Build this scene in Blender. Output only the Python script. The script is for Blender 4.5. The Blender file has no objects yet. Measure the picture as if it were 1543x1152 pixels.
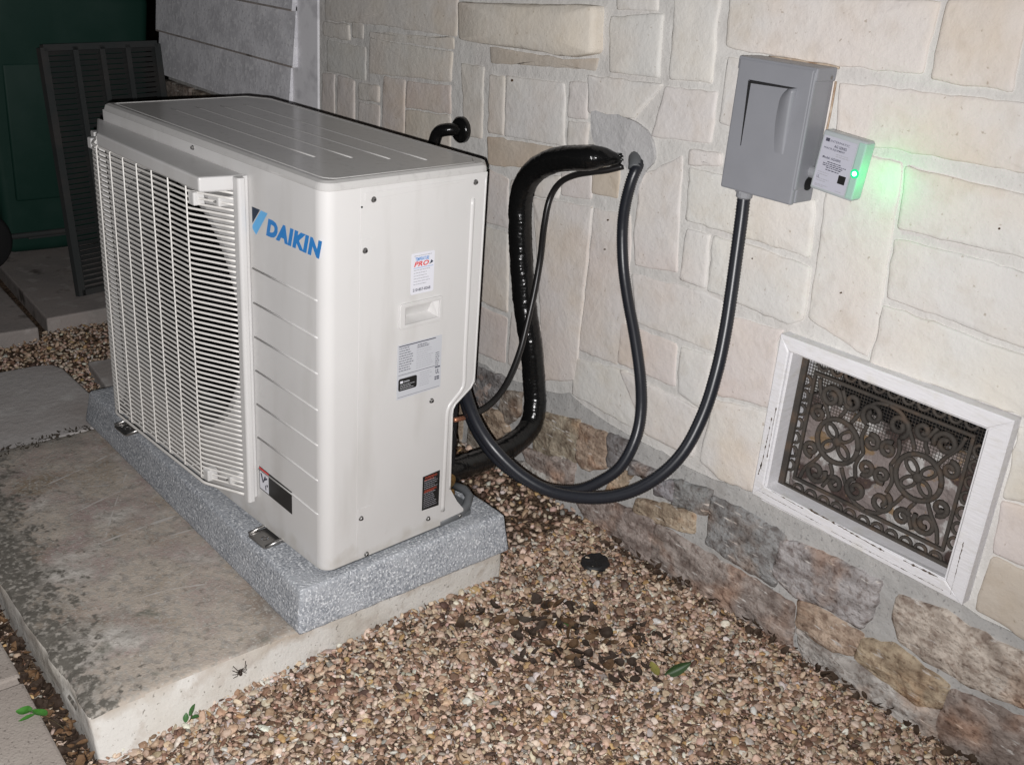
import bpy, bmesh, math, random
import numpy as np
from mathutils import Vector, Matrix, noise
from mathutils.geometry import tessellate_polygon
random.seed(7); rng = np.random.default_rng(11)
S = bpy.context.scene
COL = S.collection

# ---------------- camera, world, flash, exposure ----------------
CAM = Vector((1.502, -0.905, 1.187))
RX, RY, RZ = Vector((0.64859, 0.75781, 0.07111)), Vector((0.3448, -0.20924, -0.91506)), Vector((-0.67856, 0.61801, -0.39701))
cam_d = bpy.data.cameras.new('camera'); cam = bpy.data.objects.new('camera', cam_d); COL.objects.link(cam)
cam.matrix_world = Matrix(((RX.x, -RY.x, -RZ.x, CAM.x), (RX.y, -RY.y, -RZ.y, CAM.y), (RX.z, -RY.z, -RZ.z, CAM.z), (0, 0, 0, 1)))
cam_d.sensor_width = 36; cam_d.lens = 36.25; cam_d.clip_start = 0.02; cam_d.clip_end = 500
S.camera = cam
W = bpy.data.worlds.new('World'); S.world = W; W.use_nodes = True
nt = W.node_tree; sky = nt.nodes.new('ShaderNodeTexSky'); sky.sky_type = 'NISHITA'; sky.sun_disc = False
sky.sun_elevation = math.radians(-4.0); sky.sun_rotation = math.radians(200)
bg = nt.nodes['Background']; bg.inputs['Strength'].default_value = 0.15; nt.links.new(sky.outputs[0], bg.inputs[0])
# the phone's flash, a couple of centimetres down-left of the lens: the only lamp that lights the photograph
fl = bpy.data.lights.new('camera_flash', 'SPOT'); fl.energy = 222; fl.color = (1.0, 0.985, 0.985); fl.shadow_soft_size = 0.004
fl.spot_size = math.radians(122); fl.spot_blend = 1.0
flo = bpy.data.objects.new('camera_flash', fl); COL.objects.link(flo)
FP = CAM + RX * -0.017 + RY * 0.021
FT = CAM + RZ * 2.4 + RX * -0.40 + RY * -0.08
flo.location = FP; flo.rotation_euler = (FT - FP).to_track_quat('-Z', 'Y').to_euler()
S.view_settings.view_transform = 'Standard'; S.view_settings.look = 'None'; S.view_settings.exposure = 0.0
S.view_settings.gamma = 1.0; S.view_settings.use_curve_mapping = False

# ---------------- helpers ----------------
def empty(name, loc=(0, 0, 0), rz=0.0, parent=None):
    o = bpy.data.objects.new(name, None); COL.objects.link(o); o.location = loc; o.rotation_euler = (0, 0, rz)
    o.empty_display_size = 0.05
    if parent: o.parent = parent
    return o
def tag(o, label=None, cat=None, group=None, kind=None):
    if label: o['label'] = label
    if cat: o['category'] = cat
    if group: o['group'] = group
    if kind: o['kind'] = kind
    return o
def link(name, me, parent=None, loc=None):
    o = bpy.data.objects.new(name, me); COL.objects.link(o)
    if loc is not None: o.location = loc
    if parent: o.parent = parent
    return o
def mk(name, V, F, mat, parent=None, smooth=False, origin=None):
    """one mesh object; its origin is put at the middle of its base"""
    V = np.asarray(V, float).reshape(-1, 3)
    if origin is None: origin = ((V[:, 0].min() + V[:, 0].max()) / 2, (V[:, 1].min() + V[:, 1].max()) / 2, V[:, 2].min())
    me = bpy.data.meshes.new(name); me.from_pydata((V - np.array(origin)).tolist(), [], [list(f) for f in F]); me.update()
    if smooth: me.polygons.foreach_set('use_smooth', [True] * len(me.polygons))
    if isinstance(mat, (list, tuple)):
        for m in mat: me.materials.append(m)
    else: me.materials.append(mat)
    return link(name, me, parent, origin)
def fixn(o):
    bm = bmesh.new(); bm.from_mesh(o.data); bmesh.ops.recalc_face_normals(bm, faces=bm.faces); bm.to_mesh(o.data); bm.free(); return o
def join(parts):
    V, F = [], []
    for v, f in parts:
        n = len(V); V += [tuple(p) for p in v]; F += [[i + n for i in q] for q in f]
    return V, F
def gbox(x0, x1, y0, y1, z0, z1):
    V = [(x, y, z) for x in (x0, x1) for y in (y0, y1) for z in (z0, z1)]
    return V, [(0, 1, 3, 2), (4, 6, 7, 5), (0, 4, 5, 1), (2, 3, 7, 6), (0, 2, 6, 4), (1, 5, 7, 3)]
def rbox(x0, x1, y0, y1, z0, z1, r=0.003, n=(1, 1, 1), amp=0.0, sc=8.0, fn=None, cs=1):
    """box with rounded edges; n = subdivisions of each side, amp = roughness of its faces"""
    def ax(a, b, k):
        a2, b2 = a + r, b - r
        return [a + r * i / cs for i in range(cs)] + [a2 + (b2 - a2) * i / k for i in range(k + 1)] + [b2 + r * (i + 1) / cs for i in range(cs)]
    X, Y, Z = ax(x0, x1, n[0]), ax(y0, y1, n[1]), ax(z0, z1, n[2])
    idx = {}; V = []; F = []
    def vid(p):
        k = (round(p[0], 6), round(p[1], 6), round(p[2], 6))
        if k not in idx:
            c = Vector((min(max(p[0], x0 + r), x1 - r), min(max(p[1], y0 + r), y1 - r), min(max(p[2], z0 + r), z1 - r)))
            d = Vector(p) - c
            q = c + d.normalized() * r if d.length > 1e-9 else Vector(p)
            nn = d.normalized() if d.length > 1e-9 else Vector((0, 0, 0))
            if amp: q = q + nn * amp * (noise.noise(q * sc) + 0.5 * noise.noise(q * sc * 2.7))
            if fn: q = fn(q)
            idx[k] = len(V); V.append(tuple(q))
        return idx[k]
    def grid(A, B, f, flip):
        for i in range(len(A) - 1):
            for j in range(len(B) - 1):
                q = [vid(f(A[i], B[j])), vid(f(A[i + 1], B[j])), vid(f(A[i + 1], B[j + 1])), vid(f(A[i], B[j + 1]))]
                F.append(q[::-1] if flip else q)
    grid(X, Y, lambda a, b: (a, b, z1), False); grid(X, Y, lambda a, b: (a, b, z0), True)
    grid(X, Z, lambda a, b: (a, y0, b), False); grid(X, Z, lambda a, b: (a, y1, b), True)
    grid(Y, Z, lambda a, b: (x1, a, b), False); grid(Y, Z, lambda a, b: (x0, a, b), True)
    return V, F
def crom(P, k=6):
    P = [Vector(p) for p in P]; Q = [P[0] * 2 - P[1]] + P + [P[-1] * 2 - P[-2]]; out = []
    for i in range(1, len(Q) - 2):
        a, b, c, d = Q[i - 1:i + 3]
        for j in range(k):
            t = j / k
            out.append(0.5 * ((2 * b) + (c - a) * t + (2 * a - 5 * b + 4 * c - d) * t * t + (3 * b - a - 3 * c + d) * t ** 3))
    out.append(P[-1]); return out
def resample(P, step):
    P = [Vector(p) for p in P]; L = [0]
    for a, b in zip(P, P[1:]): L.append(L[-1] + (b - a).length)
    n = max(2, int(L[-1] / step)); out = []; j = 0
    for i in range(n + 1):
        s = L[-1] * i / n
        while j < len(L) - 2 and L[j + 1] < s: j += 1
        t = (s - L[j]) / max(1e-9, L[j + 1] - L[j]); out.append(P[j].lerp(P[j + 1], t))
    return out
def gtube(P, r, n=8, caps=True, rf=None, flat=None):
    """tube along points; rf(i, k) scales the radius; flat = (normal, factor) squashes the section"""
    P = [Vector(p) for p in P]; V = []; F = []; m = len(P); N = None
    for i, p in enumerate(P):
        t = (P[min(i + 1, m - 1)] - P[max(i - 1, 0)]).normalized()
        if N is None: N = t.orthogonal().normalized()
        N = (N - t * N.dot(t)).normalized(); B = t.cross(N)
        for k in range(n):
            a = 2 * math.pi * k / n; rr = r * (rf(i, k) if rf else 1)
            V.append(tuple(p + (N * math.cos(a) + B * math.sin(a)) * rr))
    for i in range(m - 1):
        for k in range(n):
            F.append((i * n + k, i * n + (k + 1) % n, (i + 1) * n + (k + 1) % n, (i + 1) * n + k))
    if caps:
        F.append(tuple(range(n - 1, -1, -1))); F.append(tuple((m - 1) * n + k for k in range(n)))
    return V, F
def gcyl(c, axis, r, h, n=20, r2=None, bev=0.0):
    """capped cylinder from centre c along axis"""
    a = Vector(axis).normalized(); c = Vector(c); r2 = r if r2 is None else r2
    N = a.orthogonal().normalized(); B = a.cross(N)
    rings = [(0, r), (h, r2)] if not bev else [(0, r), (h - bev, r2), (h, r2 - bev)]
    V = []; F = []
    for d, q in rings:
        for k in range(n):
            t = 2 * math.pi * k / n; V.append(tuple(c + a * d + (N * math.cos(t) + B * math.sin(t)) * q))
    for i in range(len(rings) - 1):
        for k in range(n): F.append((i * n + k, i * n + (k + 1) % n, (i + 1) * n + (k + 1) % n, (i + 1) * n + k))
    F.append(tuple(range(n - 1, -1, -1))); F.append(tuple((len(rings) - 1) * n + k for k in range(n)))
    return V, F
def XZ(u, v, d): return (u, d, v)      # plate in the x-z plane, depth along y
def YZ(u, v, d): return (d, u, v)      # plate in the y-z plane, depth along x
def XY(u, v, d): return (u, v, d)
def plate(outer, holes, d0, d1, f):
    """flat plate with holes between depths d0 and d1"""
    loops = [outer] + list(holes); flatp = [p for l in loops for p in l]; n = len(flatp)
    tri = tessellate_polygon([[Vector((p[0], p[1], 0)) for p in l] for l in loops])
    V = [f(p[0], p[1], d0) for p in flatp] + [f(p[0], p[1], d1) for p in flatp]
    F = [tuple(t) for t in tri] + [tuple(i + n for i in t[::-1]) for t in tri]
    k = 0
    for l in loops:
        m = len(l)
        for i in range(m):
            a, b = k + i, k + (i + 1) % m; F.append((a, b, b + n, a + n))
        k += m
    return V, F
def mplate(name, outer, holes, d0, d1, f, mat, parent=None, bevel=0.0, smooth=False):
    o = mk(name, *plate(outer, holes, d0, d1, f), mat, parent, smooth); fixn(o)
    if bevel:
        bm = bmesh.new(); bm.from_mesh(o.data)
        bmesh.ops.dissolve_limit(bm, angle_limit=0.01, verts=bm.verts, edges=bm.edges)
        e = [e for e in bm.edges if len(e.link_faces) == 2 and e.calc_face_angle() > 0.7]
        bmesh.ops.bevel(bm, geom=e, offset=bevel, segments=2, affect='EDGES', profile=0.5, clamp_overlap=True)
        bm.to_mesh(o.data); bm.free()
    return o
def circ(cx, cy, r, n=32, ph=0.0): return [(cx + r * math.cos(2 * math.pi * k / n + ph), cy + r * math.sin(2 * math.pi * k / n + ph)) for k in range(n)]
def rrect(u0, u1, v0, v1, r=0.004, k=3):
    out = []
    for cx, cy, a in ((u1 - r, v1 - r, 0), (u0 + r, v1 - r, 90), (u0 + r, v0 + r, 180), (u1 - r, v0 + r, 270)):
        for i in range(k + 1):
            t = math.radians(a + 90 * i / k); out.append((cx + r * math.cos(t), cy + r * math.sin(t)))
    return out
def text_geo(s, bold=0.0, shear=0.0):
    cu = bpy.data.curves.new('txt', 'FONT'); cu.body = s; cu.size = 1; cu.offset = bold; cu.shear = shear; cu.resolution_u = 3; cu.space_character = 1.0 + bold * 2.2
    o = bpy.data.objects.new('txt', cu); COL.objects.link(o)
    dg = bpy.context.evaluated_depsgraph_get(); me = bpy.data.meshes.new_from_object(o.evaluated_get(dg))
    V = np.array([tuple(v.co) for v in me.vertices])[:, :2]; F = [tuple(p.vertices) for p in me.polygons]
    bpy.data.objects.remove(o); bpy.data.meshes.remove(me); bpy.data.curves.remove(cu)
    return V, F
def text_fit(s, u0, u1, v0, v1, d, f, bold=0.0, shear=0.0):
    V, F = text_geo(s, bold, shear); lo, hi = V.min(0), V.max(0)
    q = (V - lo) / (hi - lo); return [f(u0 + a * (u1 - u0), v0 + b * (v1 - v0), d) for a, b in q], F
def bars(u0, u1, rows, h, d, f, ragged=True, words=True):
    """small print too fine to read: rows of short word-long dashes"""
    P = []
    for v in rows:
        u = u0; end = u1 if not ragged else u1 - random.random() * (u1 - u0) * 0.35
        while u < end:
            w = min(end - u, (0.002 + random.random() * 0.005) if words else end - u)
            if w > 0.0005: P.append(([f(u, v, d), f(u + w, v, d), f(u + w, v + h, d), f(u, v + h, d)], [(0, 1, 2, 3)]))
            u += w + 0.0011
    return join(P)

# ---------------- materials ----------------
def mat(name, col, rough=0.6, spec=0.4, metal=0.0, mix=(), bump=(), objcol=False, vcol=None, emit=None, coat=0.0):
    """mix: (scale, low, high, colour, detail[, stretch]) layers of noise; bump: (scale, strength, distance[, stretch])"""
    m = bpy.data.materials.new(name); m.use_nodes = True; t = m.node_tree; N = t.nodes; L = t.links
    b = N['Principled BSDF']; b.inputs['Roughness'].default_value = rough; b.inputs['Specular IOR Level'].default_value = spec
    b.inputs['Metallic'].default_value = metal; b.inputs['Coat Weight'].default_value = coat
    geo = N.new('ShaderNodeNewGeometry'); pos = geo.outputs['Position']
    def nz(scale, detail, st=None, kind='ShaderNodeTexNoise'):
        v = pos
        if st:
            mp = N.new('ShaderNodeMapping'); mp.inputs['Scale'].default_value = st; L.new(pos, mp.inputs[0]); v = mp.outputs[0]
        n = N.new(kind); n.inputs['Scale'].default_value = scale
        if 'Detail' in n.inputs: n.inputs['Detail'].default_value = detail
        L.new(v, n.inputs['Vector']); return n.outputs[0]
    rgb = N.new('ShaderNodeRGB'); rgb.outputs[0].default_value = (*col, 1); cur = rgb.outputs[0]
    if objcol: cur = N.new('ShaderNodeObjectInfo').outputs['Color']
    if vcol:
        at = N.new('ShaderNodeAttribute'); at.attribute_name = vcol; cur = at.outputs['Color']
    for ly in mix:
        sc, lo, hi, c2, det = ly[:5]; st = ly[5] if len(ly) > 5 else None; mode = ly[6] if len(ly) > 6 else 'MIX'; bias = ly[7] if len(ly) > 7 else None
        r = N.new('ShaderNodeMapRange'); r.inputs['From Min'].default_value = lo; r.inputs['From Max'].default_value = hi; r.clamp = True
        val = nz(sc, det, st)
        if bias:                                         # stain that keeps to one edge of the piece
            dp = N.new('ShaderNodeVectorMath'); dp.operation = 'DOT_PRODUCT'; dp.inputs[1].default_value = bias[:3]; L.new(pos, dp.inputs[0])
            ad = N.new('ShaderNodeMath'); ad.inputs[1].default_value = bias[3]; L.new(dp.outputs['Value'], ad.inputs[0])
            mxm = N.new('ShaderNodeMath'); mxm.operation = 'MAXIMUM'; mxm.inputs[1].default_value = bias[4]; L.new(ad.outputs[0], mxm.inputs[0])
            a2 = N.new('ShaderNodeMath'); L.new(val, a2.inputs[0]); L.new(mxm.outputs[0], a2.inputs[1]); val = a2.outputs[0]
        L.new(val, r.inputs['Value'])
        mx = N.new('ShaderNodeMix'); mx.data_type = 'RGBA'; mx.blend_type = mode; L.new(r.outputs[0], mx.inputs['Factor']); L.new(cur, mx.inputs['A'])
        mx.inputs['B'].default_value = (*c2, 1); cur = mx.outputs['Result']
    L.new(cur, b.inputs['Base Color'])
    prev = None
    for bp in bump:
        sc, stg, dist = bp[:3]; st = bp[3] if len(bp) > 3 else None
        n = N.new('ShaderNodeBump'); n.inputs['Strength'].default_value = stg; n.inputs['Distance'].default_value = dist
        L.new(nz(sc, 6, st), n.inputs['Height'])
        if prev: L.new(prev, n.inputs['Normal'])
        prev = n.outputs[0]
    if prev: L.new(prev, b.inputs['Normal'])
    if emit:
        b.inputs['Emission Color'].default_value = (*emit[0], 1); b.inputs['Emission Strength'].default_value = emit[1]
    return m
M = {}
M['paint'] = mat('cream_paint', (0.585, 0.575, 0.565), 0.34, 0.45, mix=[(3, .35, .7, (0.55, 0.54, 0.532), 3), (16, .52, .78, (0.505, 0.492, 0.475), 5, (1, 1, .22)), (24, .55, .85, (0.48, 0.46, 0.43), 5, None, 'MIX', (0, 0, -9, .30, -.4))], bump=[(900, .05, .0004)])
M['paint_top_shaded'] = mat('cream_paint_top_shaded', (0.49, 0.48, 0.467), 0.14, 0.5, mix=[(2.5, .3, .75, (0.45, 0.44, 0.43), 4), (60, .55, .75, (0.42, 0.41, 0.40), 3)])  # same cream paint as the sides, darkened for the dim light on top
M['wire'] = mat('wire_paint', (0.66, 0.64, 0.61), 0.35, 0.45)
M['collar'] = mat('collar_grey', (0.22, 0.215, 0.213), 0.5, 0.35)
M['dark'] = mat('dark_interior', (0.012, 0.012, 0.013), 0.6, 0.2)
M['fan'] = mat('fan_black', (0.007, 0.007, 0.008), 0.7, 0.15)
M['pan'] = mat('pan_grey', (0.10, 0.105, 0.11), 0.5, 0.4)
M['steel'] = mat('screw_steel', (0.32, 0.31, 0.30), 0.28, 0.5, metal=0.9)
M['screwdark'] = mat('screw_dark', (0.17, 0.165, 0.16), 0.4, 0.5, metal=0.6)
M['brass'] = mat('brass', (0.42, 0.27, 0.10), 0.35, 0.5, metal=0.85, mix=[(90, .4, .7, (0.25, 0.15, 0.06), 3)])
M['copper'] = mat('copper', (0.62, 0.28, 0.17), 0.4, 0.5, metal=0.7)
M['blue'] = mat('logo_blue', (0.03, 0.20, 0.52), 0.4); M['lblue'] = mat('logo_light_blue', (0.12, 0.40, 0.72), 0.4)
M['navy'] = mat('logo_navy', (0.012, 0.025, 0.05), 0.4)
M['white'] = mat('label_white', (0.66, 0.66, 0.71), 0.4); M['lilac'] = mat('label_pale_lilac', (0.44, 0.44, 0.50), 0.4); M['label_grey'] = mat('label_silver', (0.50, 0.51, 0.54), 0.35)
M['ink'] = mat('print_ink', (0.06, 0.06, 0.085), 0.5); M['red'] = mat('print_red', (0.62, 0.05, 0.05), 0.5)
M['orange'] = mat('print_orange', (0.55, 0.10, 0.06), 0.5); M['black'] = mat('label_black', (0.012, 0.012, 0.012), 0.35)
M['greyprint'] = mat('print_grey', (0.34, 0.34, 0.37), 0.5)
M['tape'] = mat('black_wrap', (0.006, 0.006, 0.006), 0.19, 0.4, bump=[(240, .25, .002)])
M['tube'] = mat('black_rubber', (0.012, 0.011, 0.011), 0.35, 0.4)
M['conduit'] = mat('conduit_grey', (0.0145, 0.016, 0.021), 0.36, 0.45)
M['fitting'] = mat('fitting_grey', (0.24, 0.245, 0.26), 0.5, 0.35)
M['boxpaint'] = mat('grey_enamel', (0.245, 0.25, 0.272), 0.4, 0.45, mix=[(14, .4, .8, (0.225, 0.23, 0.25), 4)], bump=[(400, .05, .0006)])
M['seal'] = mat('sealant', (0.50, 0.41, 0.32), 0.7, mix=[(60, .4, .7, (0.30, 0.20, 0.13), 4)])
M['clear'] = mat('pale_plastic', (0.38, 0.41, 0.42), 0.2, 0.5)
M['green'] = mat('green_lens', (0.33, 0.50, 0.43), 0.25, 0.5)
M['lens'] = mat('led_glow', (0.02, 0.45, 0.18), 0.3, emit=((0.0, 0.75, 0.22), 0.45))  # the LED's glow on the strip, put in as emission
M['led'] = mat('led', (0.6, 1, 0.8), 0.3, emit=((0.20, 1.0, 0.55), 9))
M['stone'] = mat('limestone', (0.6, 0.58, 0.54), 0.85, 0.2, objcol=True,
    mix=[(7, .38, .72, (1.03, 1.0, .95), 5, None, 'MULTIPLY'), (24, .52, .75, (.93, .91, .885), 5, None, 'MULTIPLY'), (3.2, .46, .62, (1.0, .955, .94), 3, None, 'MULTIPLY'), (4.3, .56, .66, (.97, .94, .89), 4, None, 'MULTIPLY'), (95, .70, .78, (.70, .66, .61), 2, None, 'MULTIPLY')],
    bump=[(18, .26, .010), (75, .34, .005), (260, .3, .0018)])
M['field'] = mat('fieldstone', (0.3, 0.26, 0.22), 0.8, 0.25, objcol=True,
    mix=[(14, .42, .60, (.64, .62, .61), 6, (1, 1, 2.2), 'MULTIPLY'), (46, .48, .66, (.60, .55, .53), 6, None, 'MULTIPLY'), (36, .62, .70, (.56, .53, .50), 5, (.6, 1, 3.5)), (120, .56, .66, (.70, .66, .64), 3, None, 'MULTIPLY'), (9, .55, .70, (1.12, .90, .76), 4, None, 'MULTIPLY')],
    bump=[(30, .75, .016, (1, 1, 1.6)), (110, .6, .006)])
M['mortar'] = mat('pale_mortar', (0.59, 0.575, 0.55), 0.95, 0.1, mix=[(9, .4, .7, (0.645, 0.63, 0.605), 5), (5, .5, .7, (0.575, 0.548, 0.525), 4), (130, .66, .76, (0.49, 0.47, 0.44), 3)], bump=[(30, .5, .01), (160, .4, .003)])
M['cement'] = mat('grey_cement', (0.39, 0.385, 0.375), 0.95, 0.1, mix=[(11, .4, .7, (0.46, 0.45, 0.435), 5), (5, .55, .7, (0.34, 0.325, 0.31), 4), (130, .6, .72, (0.24, 0.235, 0.23), 3)], bump=[(34, .55, .01), (180, .4, .003)])
M['patch'] = mat('patch_cement', (0.50, 0.492, 0.49), 0.95, 0.1, mix=[(16, .42, .7, (0.43, 0.425, 0.425), 5), (40, .55, .7, (0.52, 0.515, 0.51), 4)], bump=[(40, .6, .008), (200, .4, .003)])
M['trim'] = mat('white_trim', (0.88, 0.87, 0.90), 0.5, 0.3, mix=[(20, .5, .75, (0.64, 0.63, 0.66), 4)])
M['whitewood'] = mat('white_wood', (0.74, 0.73, 0.75), 0.55, 0.3, mix=[(30, .5, .72, (0.68, 0.665, 0.66), 5, (1, 1, 3)), (14, .6, .72, (0.68, 0.66, 0.62), 4)], bump=[(40, .3, .004, (1, 1, 8))])
M['crack'] = mat('bare_wood', (0.10, 0.075, 0.055), 0.9, 0.1)
M['siding'] = mat('grey_siding', (0.80, 0.795, 0.83), 0.75, 0.25, mix=[(13, .42, .60, (0.64, 0.635, 0.665), 6), (60, .52, .66, (0.86, 0.855, 0.875), 5), (110, .58, .70, (0.56, 0.555, 0.58), 3)], bump=[(60, .5, .004)])
M['iron'] = mat('cast_iron', (0.062, 0.054, 0.047), 0.75, 0.2, mix=[(30, .5, .66, (0.088, 0.064, 0.048), 4), (12, .5, .62, (0.045, 0.040, 0.036), 4)], bump=[(150, .5, .003)])
M['rust'] = mat('rusty_back', (0.22, 0.185, 0.175), 0.9, 0.1, mix=[(24, .50, .57, (0.42, 0.405, 0.39), 4), (12, .52, .57, (0.07, 0.05, 0.045), 5), (34, .60, .68, (0.22, 0.15, 0.09), 4)], bump=[(60, .8, .01)])
M['conc'] = mat('old_concrete', (0.43, 0.375, 0.32), 0.9, 0.15,
    mix=[(5.5, .44, .58, (0.34, 0.27, 0.25), 5), (4.2, .50, .62, (0.27, 0.215, 0.16), 6), (6, .53, .64, (0.52, 0.49, 0.45), 6), (3.2, .55, .66, (0.175, 0.16, 0.145), 7), (75, .55, .70, (0.23, 0.20, 0.17), 4), (38, .54, .70, (0.29, 0.265, 0.24), 5), (150, .58, .70, (0.47, 0.44, 0.40), 3), (17, .64, .74, (0.19, 0.185, 0.155), 6), (15, .36, .66, (0.20, 0.187, 0.165), 9, None, 'MIX', (-.35, -3.0, 0, -1.42, -.25)), (55, .50, .62, (0.135, 0.125, 0.108), 6, None, 'MIX', (-.2, -2.2, 0, -.93, -.2)), (90, .52, .66, (0.36, 0.335, 0.30), 4), (7, .45, .75, (0.20, 0.19, 0.17), 5, None, 'MIX', (-1.6, 0, 0, -1.62, -.3))],
    bump=[(35, .4, .008), (220, .5, .003)])
M['concside'] = mat('pale_concrete', (0.60, 0.58, 0.545), 0.9, 0.15, mix=[(14, .46, .66, (0.40, 0.345, 0.29), 6, None, 'MIX', (0, 0, 8, .98, -.4)), (7, .42, .66, (0.53, 0.50, 0.45), 5), (26, .55, .70, (0.47, 0.43, 0.385), 5), (120, .64, .72, (0.27, 0.25, 0.22), 3)], bump=[(28, .4, .008), (180, .4, .003)])
M['pad'] = mat('grey_pad', (0.36, 0.375, 0.40), 0.75, 0.3, mix=[(170, .48, .58, (0.235, 0.25, 0.275), 2), (10, .45, .75, (0.40, 0.415, 0.44), 3), (210, .56, .64, (0.62, 0.635, 0.655), 2)], bump=[(230, .8, .004)])
M['paver'] = mat('paver', (0.36, 0.315, 0.28), 0.9, 0.15, mix=[(9, .45, .7, (0.42, 0.375, 0.335), 5), (170, .60, .70, (0.20, 0.175, 0.155), 3)], bump=[(220, .6, .003)])
M['slab'] = mat('dark_slab', (0.35, 0.31, 0.29), 0.9, 0.15, mix=[(5, .42, .66, (0.285, 0.26, 0.245), 5), (18, .55, .70, (0.41, 0.375, 0.355), 5), (11, .60, .70, (0.13, 0.115, 0.10), 5)], bump=[(60, .4, .006), (220, .4, .002)])
M['slatey'] = mat('grey_slab', (0.46, 0.435, 0.42), 0.9, 0.15, mix=[(4, .42, .66, (0.37, 0.335, 0.315), 5), (14, .55, .70, (0.53, 0.51, 0.49), 5), (9, .62, .70, (0.15, 0.14, 0.12), 5)], bump=[(50, .4, .006), (220, .4, .002)])
M['soil'] = mat('soil', (0.062, 0.042, 0.029), 0.95, 0.1, mix=[(60, .4, .65, (0.16, 0.11, 0.075), 5), (200, .55, .68, (0.30, 0.22, 0.16), 3)], bump=[(90, 1, .02)])
M['pebble'] = mat('pebble', (0.4, 0.3, 0.2), 0.62, 0.35, vcol='col', mix=[(130, .45, .70, (.72, .66, .62), 3, None, 'MULTIPLY')], bump=[(300, .3, .002)])
M['scratch'] = mat('chalky_scratch', (0.47, 0.44, 0.41), 0.95, 0.1)
M['bin'] = mat('dark_green_plastic', (0.009, 0.037, 0.027), 0.55, 0.25, mix=[(7, .45, .7, (0.016, 0.045, 0.035), 4)], bump=[(60, .1, .002)])
M['binblack'] = mat('black_plastic', (0.02, 0.02, 0.021), 0.5, 0.3)
M['louver'] = mat('dark_grey_metal', (0.040, 0.044, 0.044), 0.6, 0.25, mix=[(9, .45, .7, (0.055, 0.052, 0.050), 4)])
M['leafdry'] = mat('dry_leaf', (0.13, 0.075, 0.04), 0.75, 0.25, objcol=True, mix=[(70, .45, .7, (.6, .5, .45), 4, None, 'MULTIPLY')], bump=[(120, .6, .003)])
M['leaf'] = mat('green_leaf', (0.05, 0.15, 0.03), 0.5, 0.4, objcol=True, mix=[(90, .5, .7, (.7, .8, .6), 3, None, 'MULTIPLY')])
M['spider'] = mat('spider_brown', (0.035, 0.025, 0.02), 0.5, 0.3)
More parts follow.
